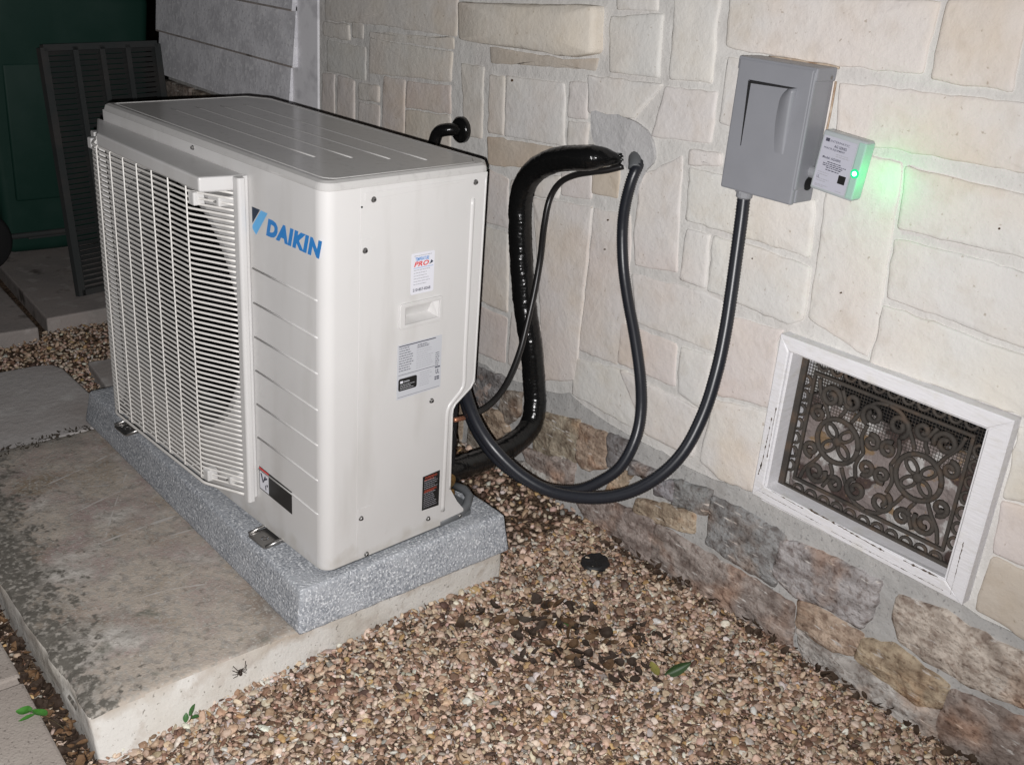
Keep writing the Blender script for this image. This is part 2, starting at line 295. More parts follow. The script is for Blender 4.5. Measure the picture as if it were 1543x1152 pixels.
CREAM={
 's1':[(-1.349,0.991),(-0.710,1.037),(-0.707,0.938),(-1.051,0.931),(-1.345,0.916)],
 's2':[(-1.202,0.921),(-1.139,0.922),(-1.138,0.879),(-1.201,0.877)],
 's3':[(-1.357,0.902),(-1.216,0.911),(-1.216,0.870),(-1.357,0.869)],
 's4':[(-1.111,0.905),(-0.715,0.932),(-0.713,0.903),(-1.110,0.887)],
 's5':[(-1.338,0.852),(-1.130,0.856),(-1.128,0.770),(-1.338,0.767)],
 's6':[(-1.103,0.883),(-0.721,0.893),(-0.721,0.823),(-1.104,0.794)],
 's7':[(-1.361,0.756),(-1.299,0.756),(-1.299,0.635),(-1.369,0.638)],
 's8':[(-1.273,0.756),(-1.188,0.758),(-1.186,0.636),(-1.276,0.635)],
 's9':[(-1.156,0.753),(-1.055,0.759),(-1.054,0.720),(-1.158,0.711)],
 's10':[(-1.158,0.697),(-1.053,0.706),(-1.051,0.640),(-1.160,0.633)],
 's11':[(-1.032,0.788),(-0.931,0.795),(-0.927,0.642),(-1.030,0.640)],
 's12':[(-0.918,0.791),(-0.722,0.807),(-0.717,0.741),(-0.918,0.726)],
 's13':[(-0.917,0.715),(-0.716,0.731),(-0.710,0.651),(-0.916,0.634)],
 'P14':[(-0.676,1.023),(-0.185,1.06),(-0.176,0.96),(-0.252,0.942),(-0.579,0.933),(-0.665,0.933)],
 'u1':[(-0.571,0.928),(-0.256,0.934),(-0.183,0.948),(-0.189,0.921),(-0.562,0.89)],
 's15':[(-0.677,0.871),(-0.590,0.874),(-0.581,0.699),(-0.648,0.696)],
 's16a':[(-0.559,0.859),(-0.507,0.861),(-0.495,0.723),(-0.551,0.721)],
 's16':[(-0.495,0.864),(-0.290,0.878),(-0.274,0.739),(-0.485,0.725)],
 's17':[(-0.269,0.884),(-0.208,0.891),(-0.208,0.813),(-0.265,0.806)],
 's18':[(-0.261,0.793),(-0.200,0.803),(-0.199,0.753),(-0.259,0.744)],
 's19':[(-0.161,1.036),(-0.017,1.058),(-0.005,0.934),(-0.144,0.926)],
 's20':[(-0.148,1.085),(-0.034,1.094),(-0.033,1.066),(-0.142,1.058)],
 's21':[(0.016,1.099),(0.126,1.108),(0.136,0.944),(0.030,0.935)],
 's22':[(-0.212,0.905),(0.011,0.917),(-0.063,0.841),(-0.197,0.829)],
 's23':[(0.021,0.913),(0.153,0.924),(0.158,0.826),(0.000,0.812)],
 's24':[(0.157,1.106),(0.585,1.134),(0.581,1.023),(0.413,1.014),(0.163,1.016)],
 's25':[(0.601,1.137),(0.730,1.157),(0.739,1.018),(0.603,1.015)],
 's27':[(0.432,0.981),(0.812,1.000),(0.841,0.898),(0.445,0.887)],
 's28':[(0.174,0.993),(0.415,0.993),(0.417,0.869),(0.174,0.868)],
 's28b':[(0.109,0.800),(0.189,0.807),(0.192,0.784),(0.113,0.772)],
 's29':[(0.115,0.762),(0.423,0.764),(0.435,0.660),(0.126,0.656)],
 's31':[(0.442,0.864),(0.580,0.867),(0.602,0.573),(0.595,0.507),(0.463,0.541),(0.450,0.760)],
 's32':[(0.593,0.861),(0.862,0.858),(0.888,0.765),(0.605,0.758)],
 's33':[(0.603,0.734),(0.895,0.740),(0.929,0.619),(0.612,0.630)],
 's34':[(0.610,0.609),(0.934,0.602),(0.960,0.508),(0.611,0.499)],
 's35':[(0.278,0.642),(0.440,0.637),(0.449,0.536),(0.416,0.513),(0.282,0.519)],
 's36':[(0.130,0.635),(0.187,0.638),(0.199,0.524),(0.132,0.524)],
 's37':[(0.203,0.635),(0.260,0.638),(0.261,0.520),(0.212,0.522)],
 's38':[(-0.017,0.717),(0.085,0.782),(0.114,0.537),(0.001,0.518),(-0.018,0.583)],
 's39':[(-0.270,0.671),(-0.172,0.688),(-0.167,0.636),(-0.261,0.621)],
 's40':[(-0.360,0.589),(-0.162,0.615),(-0.159,0.456),(-0.159,0.173),(-0.264,0.134)],
 't41':[(-0.168,0.707),(-0.087,0.721),(-0.086,0.657),(-0.164,0.649)],
 's42':[(-0.148,0.612),(-0.039,0.624),(-0.012,0.434),(-0.025,0.266),(-0.150,0.258)],
 's43':[(-0.160,0.229),(0.009,0.259),(0.095,0.127),(-0.159,0.137)],
 's44':[(-0.009,0.492),(0.192,0.511),(0.252,0.503),(0.245,0.396),(0.020,0.390)],
 'p45':[(-0.026,0.369),(0.143,0.373),(0.154,0.278),(-0.019,0.273)],
 's46':[(0.161,0.371),(0.246,0.380),(0.239,0.258),(0.170,0.267)],
 's47':[(-0.010,0.255),(0.237,0.248),(0.234,0.131),(0.095,0.131)],
 'p48':[(0.271,0.480),(0.407,0.493),(0.396,0.470),(0.409,0.326),(0.269,0.302)],
 's49':[(0.268,0.286),(0.409,0.311),(0.409,0.126),(0.327,0.114),(0.262,0.135)],
 's50':[(-0.541,0.624),(-0.466,0.616),(-0.452,0.495),(-0.547,0.489)],
 's51':[(-0.548,0.471),(-0.451,0.477),(-0.431,0.268),(-0.552,0.269)],
 's52':[(-0.544,0.248),(-0.432,0.249),(-0.427,0.126),(-0.558,0.113)],
 's52b':[(-0.412,0.274),(-0.299,0.274),(-0.282,0.131),(-0.407,0.128)],
 't53':[(-0.557,0.705),(-0.268,0.728),(-0.271,0.680),(-0.543,0.641)],
 's53b':[(-0.450,0.619),(-0.273,0.664),(-0.276,0.611),(-0.447,0.586)],
 's54':[(0.901,0.481),(0.989,0.484),(1.021,0.371),(0.908,0.351)],
 'p55':[(0.907,0.341),(1.026,0.352),(1.054,0.251),(0.917,0.244)],
 't56':[(0.918,0.233),(1.059,0.236),(1.101,0.087),(0.988,0.115),(0.915,0.122)],
}
BASE={
 'g1':[(-0.563,0.063),(-0.413,0.078),(-0.439,-0.003),(-0.584,-0.044)],
 'b2':[(-0.426,0.038),(-0.351,0.063),(-0.352,-0.003),(-0.396,-0.051),(-0.423,-0.011)],
 'o3':[(-0.533,-0.066),(-0.423,-0.017),(-0.386,-0.067),(-0.466,-0.139),(-0.533,-0.129)],
 't4':[(-0.269,0.031),(-0.131,0.072),(-0.104,0.023),(-0.130,-0.036),(-0.275,-0.072),(-0.272,-0.010)],
 'o5':[(-0.110,0.064),(-0.025,0.076),(-0.020,-0.005),(-0.085,-0.046),(-0.112,-0.024)],
 'v6':[(-0.322,-0.089),(-0.129,-0.047),(-0.130,-0.114),(-0.184,-0.131),(-0.291,-0.122)],
 'l7':[(-0.366,-0.145),(-0.290,-0.128),(-0.134,-0.122),(-0.192,-0.164),(-0.346,-0.178)],
 'g8':[(-0.012,0.079),(0.052,0.088),(0.051,0.036),(-0.002,-0.001)],
 'o9':[(0.018,-0.007),(0.071,0.012),(0.037,-0.058),(-0.001,-0.068)],
 'g10':[(0.070,0.046),(0.160,0.055),(0.144,0.029),(0.070,0.017)],
 'g11':[(0.206,0.053),(0.303,0.074),(0.296,0.016),(0.211,0.000)],
 'g11b':[(0.152,0.028),(0.198,0.053),(0.202,0.007),(0.151,0.000)],
 'o12':[(0.102,-0.042),(0.194,-0.019),(0.265,-0.008),(0.269,-0.049),(0.171,-0.070),(0.103,-0.075)],
 'v13':[(-0.101,-0.144),(0.032,-0.098),(0.151,-0.075),(0.164,-0.179),(0.059,-0.200),(-0.038,-0.188)],
 'v14':[(0.169,-0.082),(0.287,-0.085),(0.440,-0.082),(0.552,-0.086),(0.574,-0.186),(0.466,-0.209),(0.309,-0.202),(0.169,-0.186)],
 'g15':[(0.317,0.059),(0.410,0.067),(0.499,0.059),(0.501,0.004),(0.497,-0.056),(0.417,-0.059),(0.324,-0.049),(0.319,0.008)],
 'm16':[(0.509,0.046),(0.612,0.068),(0.722,0.070),(0.728,0.018),(0.709,-0.039),(0.651,-0.034),(0.565,-0.050),(0.508,-0.030)],
 'o17':[(0.577,-0.065),(0.641,-0.060),(0.717,-0.062),(0.715,-0.108),(0.657,-0.128),(0.583,-0.116)],
 'o18':[(0.731,-0.071),(0.791,-0.046),(0.900,-0.064),(0.904,-0.101),(0.860,-0.127),(0.776,-0.118),(0.729,-0.112)],
 'l19':[(0.585,-0.135),(0.660,-0.143),(0.765,-0.125),(0.893,-0.124),(0.913,-0.181),(0.821,-0.201),(0.703,-0.189),(0.625,-0.194)],
 'p20':[(0.782,0.062),(0.871,0.079),(0.986,0.077),(1.047,0.073),(1.067,0.002),(0.987,-0.020),(0.899,-0.030),(0.806,-0.018),(0.781,0.018)],
 'b21':[(0.922,-0.068),(1.008,-0.049),(1.113,-0.036),(1.150,-0.169),(0.955,-0.195),(0.909,-0.151)],
}
PATCH= [(-0.194, 0.836), (-0.124, 0.837), (-0.053, 0.836), (0.0, 0.812), (0.021, 0.77), (-0.01, 0.721), (-0.021, 0.666), (-0.044, 0.718), (-0.077, 0.735), (-0.153, 0.747), (-0.184, 0.784)]
LINESET= [(-0.081, 0.835, 0.737), (-0.09, 0.8, 0.744), (-0.108, 0.775, 0.746), (-0.139, 0.755, 0.739), (-0.193, 0.745, 0.728), (-0.252, 0.74, 0.703), (-0.301, 0.74, 0.662), (-0.323, 0.74, 0.605), (-0.317, 0.74, 0.525), (-0.302, 0.74, 0.444), (-0.279, 0.74, 0.348), (-0.247, 0.742, 0.252), (-0.226, 0.745, 0.151), (-0.212, 0.74, 0.102), (-0.199, 0.72, 0.057), (-0.179, 0.66, 0.037), (-0.16, 0.58, 0.034), (-0.139, 0.49, 0.044), (-0.114, 0.41, 0.062), (-0.11, 0.36, 0.068)]
LIQUID= [(-0.076, 0.82, 0.729), (-0.107, 0.8, 0.715), (-0.137, 0.785, 0.706), (-0.181, 0.77, 0.69), (-0.216, 0.76, 0.665), (-0.234, 0.75, 0.624), (-0.224, 0.73, 0.565), (-0.196, 0.7, 0.496), (-0.18, 0.675, 0.423), (-0.168, 0.65, 0.357), (-0.154, 0.62, 0.292), (-0.14, 0.58, 0.238), (-0.13, 0.54, 0.206), (-0.123, 0.5, 0.19), (-0.112, 0.46, 0.189)]
COPPER= [(-0.117, 0.475, 0.189), (-0.11, 0.45, 0.189), (-0.101, 0.42, 0.194), (-0.086, 0.38, 0.205)]
COND1= [(-0.046, 0.83, 0.749), (-0.017, 0.8, 0.743), (-0.016, 0.785, 0.712), (-0.022, 0.78, 0.655), (-0.021, 0.78, 0.595), (-0.002, 0.775, 0.523), (0.032, 0.765, 0.456), (0.081, 0.75, 0.38), (0.128, 0.73, 0.305), (0.163, 0.705, 0.244), (0.178, 0.68, 0.188), (0.172, 0.65, 0.127), (0.145, 0.62, 0.086), (0.106, 0.59, 0.054), (0.052, 0.56, 0.04), (-0.007, 0.53, 0.047), (-0.064, 0.5, 0.078), (-0.089, 0.46, 0.14), (-0.094, 0.425, 0.21), (-0.086, 0.4, 0.268)]
COND2= [(0.284, 0.787, 0.744), (0.29, 0.782, 0.7), (0.301, 0.77, 0.629), (0.314, 0.755, 0.558), (0.329, 0.735, 0.481), (0.342, 0.71, 0.404), (0.348, 0.68, 0.321), (0.343, 0.64, 0.242), (0.316, 0.6, 0.18), (0.267, 0.56, 0.131), (0.202, 0.52, 0.103), (0.127, 0.485, 0.094), (0.06, 0.455, 0.113), (-0.004, 0.43, 0.154), (-0.042, 0.41, 0.203), (-0.065, 0.395, 0.261), (-0.067, 0.38, 0.311)]
# ---------------- the setting: ground, gravel, slabs ----------------
WY = 0.82; GZ = -0.18
V, F = gbox(-100, 100, -100, 100, GZ - 0.03, GZ - 0.012); g = mk('ground', V, F, M['soil']); tag(g, kind='structure')

def poly_in(P, x, y):
    ins = np.zeros(len(x), bool); n = len(P)
    for i in range(n):
        x1, y1 = P[i]; x2, y2 = P[(i + 1) % n]
        c = ((y1 > y) != (y2 > y)); 
        with np.errstate(divide='ignore', invalid='ignore'):
            ins ^= c & (x < (x2 - x1) * (y - y1) / (y2 - y1 + 1e-12) + x1)
    return ins
def jgrid(P, step):
    P = np.array(P); lo, hi = P.min(0), P.max(0)
    gx, gy = np.meshgrid(np.arange(lo[0], hi[0], step), np.arange(lo[1], hi[1], step)); x, y = gx.ravel(), gy.ravel()
    x = x + rng.uniform(-.5, .5, len(x)) * step; y = y + rng.uniform(-.5, .5, len(y)) * step
    k = poly_in(P, x, y); return x[k], y[k]
PAL = np.array([(.51, .38, .28), (.57, .44, .345), (.64, .535, .43), (.42, .29, .205), (.30, .19, .13), (.20, .12, .08), (.10, .062, .045), (.66, .62, .56), (.35, .32, .28), (.47, .31, .15), (.54, .39, .32)])
PW = np.array([.16, .16, .14, .12, .11, .10, .09, .05, .04, .03, .03]); PW = PW / PW.sum()
def icos(sub, nvar):
    out = []
    for v in range(nvar):
        bm = bmesh.new(); bmesh.ops.create_icosphere(bm, subdivisions=sub, radius=1)
        co = np.array([tuple(p.co) for p in bm.verts]); fa = np.array([[w.index for w in f.verts] for f in bm.faces]); bm.free()
        for q in range(8):                                   # broken flats on a rounded pebble
            d = rng.normal(size=3); d /= np.linalg.norm(d); lim = rng.uniform(.45, .80); s = co @ d
            co = co - np.outer(np.maximum(s - lim, 0) * .85, d)
        co = co + rng.normal(size=co.shape) * .05; out.append((co, fa))
    return out
ICO = {1: icos(1, 10), 2: icos(2, 10)}
def pebbles(x, y, z, size, sub, dark=0.0):
    VV, FF, CC = [], [], []; off = 0; n = len(x); var = rng.integers(0, 10, n)
    for v in range(10):
        k = np.where(var == v)[0]; m = len(k)
        if not m: continue
        co, fa = ICO[sub][v]
        sc = np.stack([size[k] * rng.uniform(.85, 1.5, m), size[k] * rng.uniform(.65, 1.0, m), size[k] * rng.uniform(.30, .65, m)], 1)
        a = rng.uniform(0, 2 * np.pi, m); b = rng.normal(0, .45, m); c = rng.normal(0, .45, m)
        ca, sa, cb, sb, cc, sc2 = np.cos(a), np.sin(a), np.cos(b), np.sin(b), np.cos(c), np.sin(c); o = np.zeros(m); i = np.ones(m)
        Rz = np.stack([np.stack([ca, -sa, o], 1), np.stack([sa, ca, o], 1), np.stack([o, o, i], 1)], 1)
        Rx = np.stack([np.stack([i, o, o], 1), np.stack([o, cb, -sb], 1), np.stack([o, sb, cb], 1)], 1)
        Ry = np.stack([np.stack([cc, o, sc2], 1), np.stack([o, i, o], 1), np.stack([-sc2, o, cc], 1)], 1)
        R = Rz @ Rx @ Ry
        P = np.einsum('mij,mkj->mki', R, co[None] * sc[:, None]) + np.stack([x[k], y[k], z[k]], 1)[:, None]
        nv = len(co); VV.append(P.reshape(-1, 3)); FF.append((fa[None] + (np.arange(m) * nv)[:, None, None]).reshape(-1, 3) + off); off += m * nv
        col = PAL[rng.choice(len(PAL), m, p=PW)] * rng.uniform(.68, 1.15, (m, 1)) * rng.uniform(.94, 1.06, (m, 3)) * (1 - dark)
        CC.append(np.repeat(col, nv, 0))
    return np.concatenate(VV), np.concatenate(FF), np.concatenate(CC)
def big_mesh(name, parts, m):
    off = 0; VV, FF, CC = [], [], []
    for v, f, c in parts: VV.append(v); FF.append(f + off); CC.append(c); off += len(v)
    V, F, C = np.concatenate(VV), np.concatenate(FF), np.concatenate(CC)
    me = bpy.data.meshes.new(name); me.vertices.add(len(V)); me.vertices.foreach_set('co', V.ravel().astype(np.float32))
    me.loops.add(len(F) * 3); me.loops.foreach_set('vertex_index', F.ravel().astype(np.int32))
    me.polygons.add(len(F)); me.polygons.foreach_set('loop_start', np.arange(0, len(F) * 3, 3, dtype=np.int32))
    me.polygons.foreach_set('use_smooth', np.ones(len(F), bool)); me.update(calc_edges=True)
    at = me.color_attributes.new('col', 'FLOAT_COLOR', 'POINT'); at.data.foreach_set('color', np.concatenate([C, np.ones((len(C), 1))], 1).ravel().astype(np.float32))
    me.materials.append(m); return link(name, me)
NEAR = [(.035, -.60), (.055, -.56), (.10, -.56), (1.18, .80), (1.10, .845), (-.05, .835), (-.05, .47), (.012, .455), (.012, .40)]
parts = []
for step, zz, s0 in ((.0088, -.002, 1.0), (.0108, -.008, 1.1)):
    x, y = jgrid(NEAR, step); n = len(x)
    lump = .006 * np.sin(x * 9 + y * 4) * np.sin(y * 11 - x * 3) + .012 * np.clip((.09 - x) / .08, 0, 1) - .008 * np.clip((y - .74) / .08, 0, 1)
    sz = np.clip(rng.lognormal(math.log(.0052), .38, n), .0026, .0125) * s0
    parts.append(pebbles(x, y, GZ + zz + lump + rng.uniform(-.003, .004, n), sz, 2))
x, y = jgrid(NEAR, .0062); n = len(x)                  # grit and fines between the stones
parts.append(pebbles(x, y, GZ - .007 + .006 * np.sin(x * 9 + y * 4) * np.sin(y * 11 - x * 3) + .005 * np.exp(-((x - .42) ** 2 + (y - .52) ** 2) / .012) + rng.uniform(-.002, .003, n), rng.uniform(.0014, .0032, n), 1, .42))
for P, step in (([(-.75, -.516), (.05, -.524), (.05, -.484), (-.75, -.482)], .013), ([(-1.36, .46), (-.05, .46), (-.05, .835), (-1.36, .835)], .016), ([(-2.03, .10), (-1.60, -.02), (-1.50, .0), (-1.08, .0), (-1.08, .83), (-2.06, .83)], .0125), ([(-2.02, .11), (-1.96, .07), (-1.94, -.9), (-1.585, -.9), (-1.56, -.02)], .0125), ([(.1, -.62), (.45, -.95), (1.9, .1), (1.9, .835), (1.17, .80)], .0125), ([(.09, -.56), (.09, -1.3), (2.2, -1.3), (2.2, .83), (1.9, .835), (1.9, .1), (.45, -.95), (.1, -.62)], .019)):
    x, y = jgrid(P, step); n = len(x)
    parts.append(pebbles(x, y, GZ - .003 + rng.uniform(-.006, .005, n), np.clip(rng.lognormal(math.log(step * .62), .25, n), .004, .014), 1))
gr = big_mesh('gravel', parts, M['pebble']); tag(gr, 'tan and brown pea gravel covering the ground below the stone wall', kind='stuff')

def slab(name, P, z0, z1, m, label, group=None, bevel=.006):
    o = mplate(name, P, [], z0, z1, XY, m, bevel=bevel); tag(o, label, 'paving slab', group); return o
PS = 'paving slabs set in the gravel'
slab('paving_slab', [(-2.02, .12), (-2.05, .80), (-3.2, .80), (-3.2, .19), (-2.49, .15)], GZ - .03, -.135, M['slab'], 'dark concrete slab under the foot of the leaning louvered panel', PS)
slab('paving_slab', [(-1.955, .072), (-2.50, .10), (-3.2, .13), (-3.2, -.9), (-1.99, -.9)], GZ - .03, -.137, M['slab'], 'dark concrete slab beyond the gravel, in front of the black wheel', PS)
slab('paving_slab', [(-1.514, .004), (-1.559, -.012), (-1.575, -.06), (-1.60, -.9), (-1.00, -.9), (-1.055, -.30), (-1.082, -.04), (-1.30, .006)], GZ - .02, -.110, M['slatey'], 'wide grey slab with white scuffs next to the concrete block', PS)
slab('paving_slab', [(-1.62, .112), (-1.60, .30), (-1.36, .28), (-1.395, .088)], GZ - .02, -.15, M['slatey'], 'small grey slab behind the far corner of the rubber pad', PS)
slab('paver', [(-.222, -.519), (-.235, -.95), (.10, -.95), (.075, -.53), (.037, -.527)], GZ - .02, -.166, M['paver'], 'tan paver at the block with a green leaf lying on it', PS)
slab('paver', [(-.245, -.517), (-.258, -.95), (-.9, -.95), (-.88, -.51)], GZ - .02, -.168, M['paver'], 'tan paver beside the block without any leaf on it', PS)

# ---------------- concrete block ----------------
def blockfn(q):
    x, y, z = q
    if x > -.3: x += .035 * max(0, (-.101 - z) / .08) * max(0, min(1, (.05 - y) / .4)) if x > -.1 else 0
    k = noise.noise(Vector((x * 30, y * 30, z * 30))) * .5 + noise.noise(Vector((x * 9, y * 9, 3))) * .5
    e = max(0, 1 - abs(y + .478) / .035) if z > -.135 else 0
    return Vector((x, y + .010 * e * k, z - .016 * e * max(0, k + .3)))
blk = empty('concrete_block', (-.52, 0, GZ - .03)); tag(blk, 'old stained concrete block lying on the gravel beneath the grey pad', 'concrete block')
V, F = rbox(-1.055, .012, -.478, .462, GZ - .03, -.101, .007, (70, 60, 6), .0016, 24, blockfn, 2)
o = mk('slab_body', np.array(V) - np.array((-.52, 0, GZ - .03)), F, [M['conc'], M['concside']], blk, True, (0, 0, 0))
for p in o.data.polygons:
    if p.normal.z < .55: p.material_index = 1
def scratch(P, w, z, parent, off=(0, 0, 0)):
    Q = resample(crom([(a, b, 0) for a, b in P], 4), .012); L, R2 = [], []
    for i, p in enumerate(Q):
        t = (Q[min(i + 1, len(Q) - 1)] - Q[max(i - 1, 0)]).normalized(); nn = Vector((-t.y, t.x, 0)); ww = w * max(.02, min(1.3, .35 + 1.6 * noise.noise(Vector((i * .45, w * 900, P[0][0] * 7))) + .9 * noise.noise(Vector((i * 1.3, 3, P[0][0])))))
        L.append((p.x + nn.x * ww, p.y + nn.y * ww, z)); R2.append((p.x - nn.x * ww, p.y - nn.y * ww, z))
    n = len(Q); F = [(i, i + 1, n + i + 1, n + i) for i in range(n - 1)]
    o = mk('scratch', np.array(L + R2) - np.array(off), F, M['scratch'], parent)
for P, w in (([(-0.813,-0.283),(-0.847,-0.185),(-0.901,-0.064)], 0.0022), ([(-0.651,-0.277),(-0.688,-0.164),(-0.719,-0.062)], 0.0019), ([(-0.498,-0.27),(-0.509,-0.188),(-0.518,-0.072)], 0.0026), ([(-0.525,-0.242),(-0.628,-0.184),(-0.765,-0.101)], 0.0017), ([(-0.769,-0.228),(-0.735,-0.154)], 0.0013), ([(-0.446,-0.169),(-0.441,-0.062)], 0.0016), ([(-0.259,-0.29),(-0.254,-0.222),(-0.23,-0.147)], 0.0016), ([(-0.268,-0.202),(-0.294,-0.131)], 0.0013)):
    scratch(P, w * 1.6, -.0985, blk, (-.52, 0, GZ - .03))

# ---------------- the stone wall ----------------
VW = (.447, .860, .150, .470)                          # vent opening
wall = mplate('stone_wall', [(-1.385, -.26), (2.4, -.26), (2.4, 1.75), (-1.385, 1.75)], [[(VW[0], VW[2]), (VW[1], VW[2]), (VW[1], VW[3]), (VW[0], VW[3])]], WY, WY + .24, XZ, M['mortar'])
tag(wall, 'pale limestone house wall with a darker fieldstone base', 'wall')
WO = wall.location.copy()
def wmk(name, V, F, m, smooth=False, parent=wall):
    V = np.asarray(V, float) - np.array(WO); return mk(name, V, F, m, parent, smooth)
def outline(P, jit, step, ck):
    P = [Vector((a, b)) for a, b in P]; Q = []
    for i, p in enumerate(P):
        a, b = P[i - 1], P[(i + 1) % len(P)]; da, db = min(ck, (a - p).length * .3), min(ck, (b - p).length * .3)
        Q += [p + (a - p).normalized() * da, p + ((a - p).normalized() * da + (b - p).normalized() * db) * .22, p + (b - p).normalized() * db]
    out = []
    for i, p in enumerate(Q):
        q = Q[(i + 1) % len(Q)]; k = max(1, int((q - p).length / step))
        for j in range(k): out.append(p.lerp(q, j / k))
    return [p + Vector((noise.noise(Vector((p.x * 40, p.y * 40, 1))), noise.noise(Vector((p.x * 40, p.y * 40, 9))))) * jit for p in out]
def stone(P, proud, inset, jit, step, ck, m, col, bump, d0=WY + .012):
    O = outline(P, jit, step, ck); n = len(O); c = sum(O, Vector((0, 0))) / n
    area = sum(O[i].x * O[(i + 1) % n].y - O[(i + 1) % n].x * O[i].y for i in range(n))
    if area < 0: O = O[::-1]
    def inn(p, d): v = c - p; return p + v.normalized() * min(d, v.length * .6)
    rings = [(0, -.012), (inset * .15, proud * .55), (inset * .5, proud * .88), (inset * 1.2, proud), (None, proud)]
    V = []
    for d, h in rings:
        for p in O:
            q = inn(p, d) if d is not None else p.lerp(c, .55)
            e = bump * (noise.noise(Vector((q.x * 22, q.y * 22, 5))) + .6 * noise.noise(Vector((q.x * 60, q.y * 60, 2)))) if h > proud * .8 else 0
            V.append((q.x, WY - h - e, q.y))
    V.append((c.x, WY - proud - bump * .5, c.y)); F = []
    for r in range(len(rings) - 1):
        for i in range(n): F.append((r * n + i, r * n + (i + 1) % n, (r + 1) * n + (i + 1) % n, (r + 1) * n + i))
    for i in range(n): F.append(((len(rings) - 1) * n + i, (len(rings) - 1) * n + (i + 1) % n, len(V) - 1))
    o = wmk('stone', V, F, m, True); o.color = (*col, 1); return o
def jc(c, a=.05, h=.015):
    k = 1 + random.uniform(-a, a); return tuple(max(.02, v * k + random.uniform(-h, h)) for v in c)
for k, P in CREAM.items():
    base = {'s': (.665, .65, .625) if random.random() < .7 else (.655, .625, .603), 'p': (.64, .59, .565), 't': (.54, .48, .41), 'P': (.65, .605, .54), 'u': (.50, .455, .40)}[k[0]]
    cx = sum(p[0] for p in P) / len(P)
    if cx < -.45 and k[0] == 's': base = random.choice([(.63, .605, .565), (.63, .59, .565), (.61, .60, .57)])
    if k not in ('P14', 'u1', 's2', 's4') and k[0] != 'u':
        mx, mz = cx, sum(p[1] for p in P) / len(P); P = [(a + math.copysign(min(.0045, abs(a - mx) * .3), a - mx), b + math.copysign(min(.004, abs(b - mz) * .3), b - mz)) for a, b in P]
    if k == 'P14': stone(P, .034, .012, .003, .03, .012, M['stone'], base, .002)
    else: stone(P, random.uniform(.002, .0065), .009, .0045, .018, .007, M['stone'], jc(base, .018, .003), .0016)
BC = {'g': (.29, .285, .285), 'b': (.38, .325, .275), 'o': (.49, .395, .295), 't': (.46, .385, .30), 'v': (.385, .335, .30), 'l': (.50, .475, .445), 'm': (.40, .38, .365), 'p': (.54, .475, .42)}
for k, P in BASE.items():
    mx, mz = sum(p[0] for p in P) / len(P), sum(p[1] for p in P) / len(P)
    P = [(a + math.copysign(min(.012, abs(a - mx) * .4), a - mx), b + math.copysign(min(.010, abs(b - mz) * .4), b - mz)) for a, b in P]
    stone(P, random.uniform(.010, .018), .012, .0065, .014, .009, M['field'], jc(BC[k[0]], .08, .01), .005)
x = -1.36                                              # base stones half hidden behind the air conditioner
while x < -.46:
    w = random.uniform(.09, .18)
    for z0, z1 in ((-.2, -.06), (-.045, .075)):
        stone([(x, z0), (x + w - .02, z0 + .01), (x + w - .02, z1), (x, z1 - .012)], .012, .014, .004, .02, .016, M['field'], jc(random.choice(list(BC.values()))), .005)
    x += w
def courses(x0, x1, z0, z1, h):                        # the same masonry going on outside the frame
    z = z0
    while z < z1 - .08:
        hh = h * random.uniform(.8, 1.2); x = x0
        while x < x1 - .08:
            w = random.uniform(.16, .36); xe = min(x + w, x1)
            stone([(x, z), (xe - .022, z), (xe - .022, z + hh - .022), (x, z + hh - .022)], .006, .009, .0022, .03, .014, M['stone'], jc((.665, .65, .625), .03, .005), .0016); x += w
        z += hh
courses(1.14, 2.38, .12, .50, .2); courses(.985, 2.38, .51, .86, .18); courses(.90, 2.38, .88, 1.18, .16); courses(1.21, 2.38, 1.20, 1.70, .2); courses(-1.36, 1.19, 1.20, 1.72, .19)
x = 1.18
while x < 2.35:
    w = random.uniform(.14, .26)
    for z0, z1 in ((-.2, -.07), (-.05, .085)):
        stone([(x, z0), (x + w - .02, z0), (x + w - .02, z1), (x, z1)], .013, .014, .004, .02, .016, M['field'], jc(random.choice(list(BC.values()))), .005)
    x += w
ez = [(-1.385, .09), (-.9, .085), (-.5, .088), (-.43, .080), (-.33, .095), (-.26, .105), (-.20, .120), (-.17, .135), (-.15, .125), (-.11, .118), (-.02, .106), (.07, .102), (.15, .106), (.22, .100), (.30, .104), (.36, .118), (.41, .130), (.4464, .130), (.4464, .1495), (.8606, .1495), (.8606, .118), (.93, .108), (1.0, .110), (1.08, .100), (1.3, .10), (2.4, .10)]
def wavy(L):
    out = []
    for (a, b), (c, d) in zip(L, L[1:]):
        k = max(1, int(math.hypot(c - a, d - b) / .02))
        for j in range(k):
            t = j / k; u, v = a + (c - a) * t, b + (d - b) * t; vv = v + .004 * noise.noise(Vector((u * 35, 0, 3)))
            out.append((u, v if .40 < u < .87 else vv))
    return out + [L[-1]]
V, F = plate([(-1.385, -.26)] + [(2.4, -.26)] + wavy(ez)[::-1], [], WY - .003, WY + .004, XZ); o = wmk('cement_footing', V, F, M['cement']); fixn(o)
PP = outline(PATCH, .006, .015, .02)
V, F = plate([(p.x, p.y) for p in PP], [], WY - .008, WY + .004, XZ); o = wmk('mortar_patch', V, F, M['patch']); fixn(o)
for x, z, r in ((.38, .905, .002), (.52, .61, .0016), (.78, .80, .0018), (-.10, .60, .002), (-.10, .53, .0018), (-.47, .86, .003), (.31, .62, .0015)):
    wmk('pit', *gcyl((x, WY - .0085, z), (0, 1, 0), r, .004, 7), M['soil'])

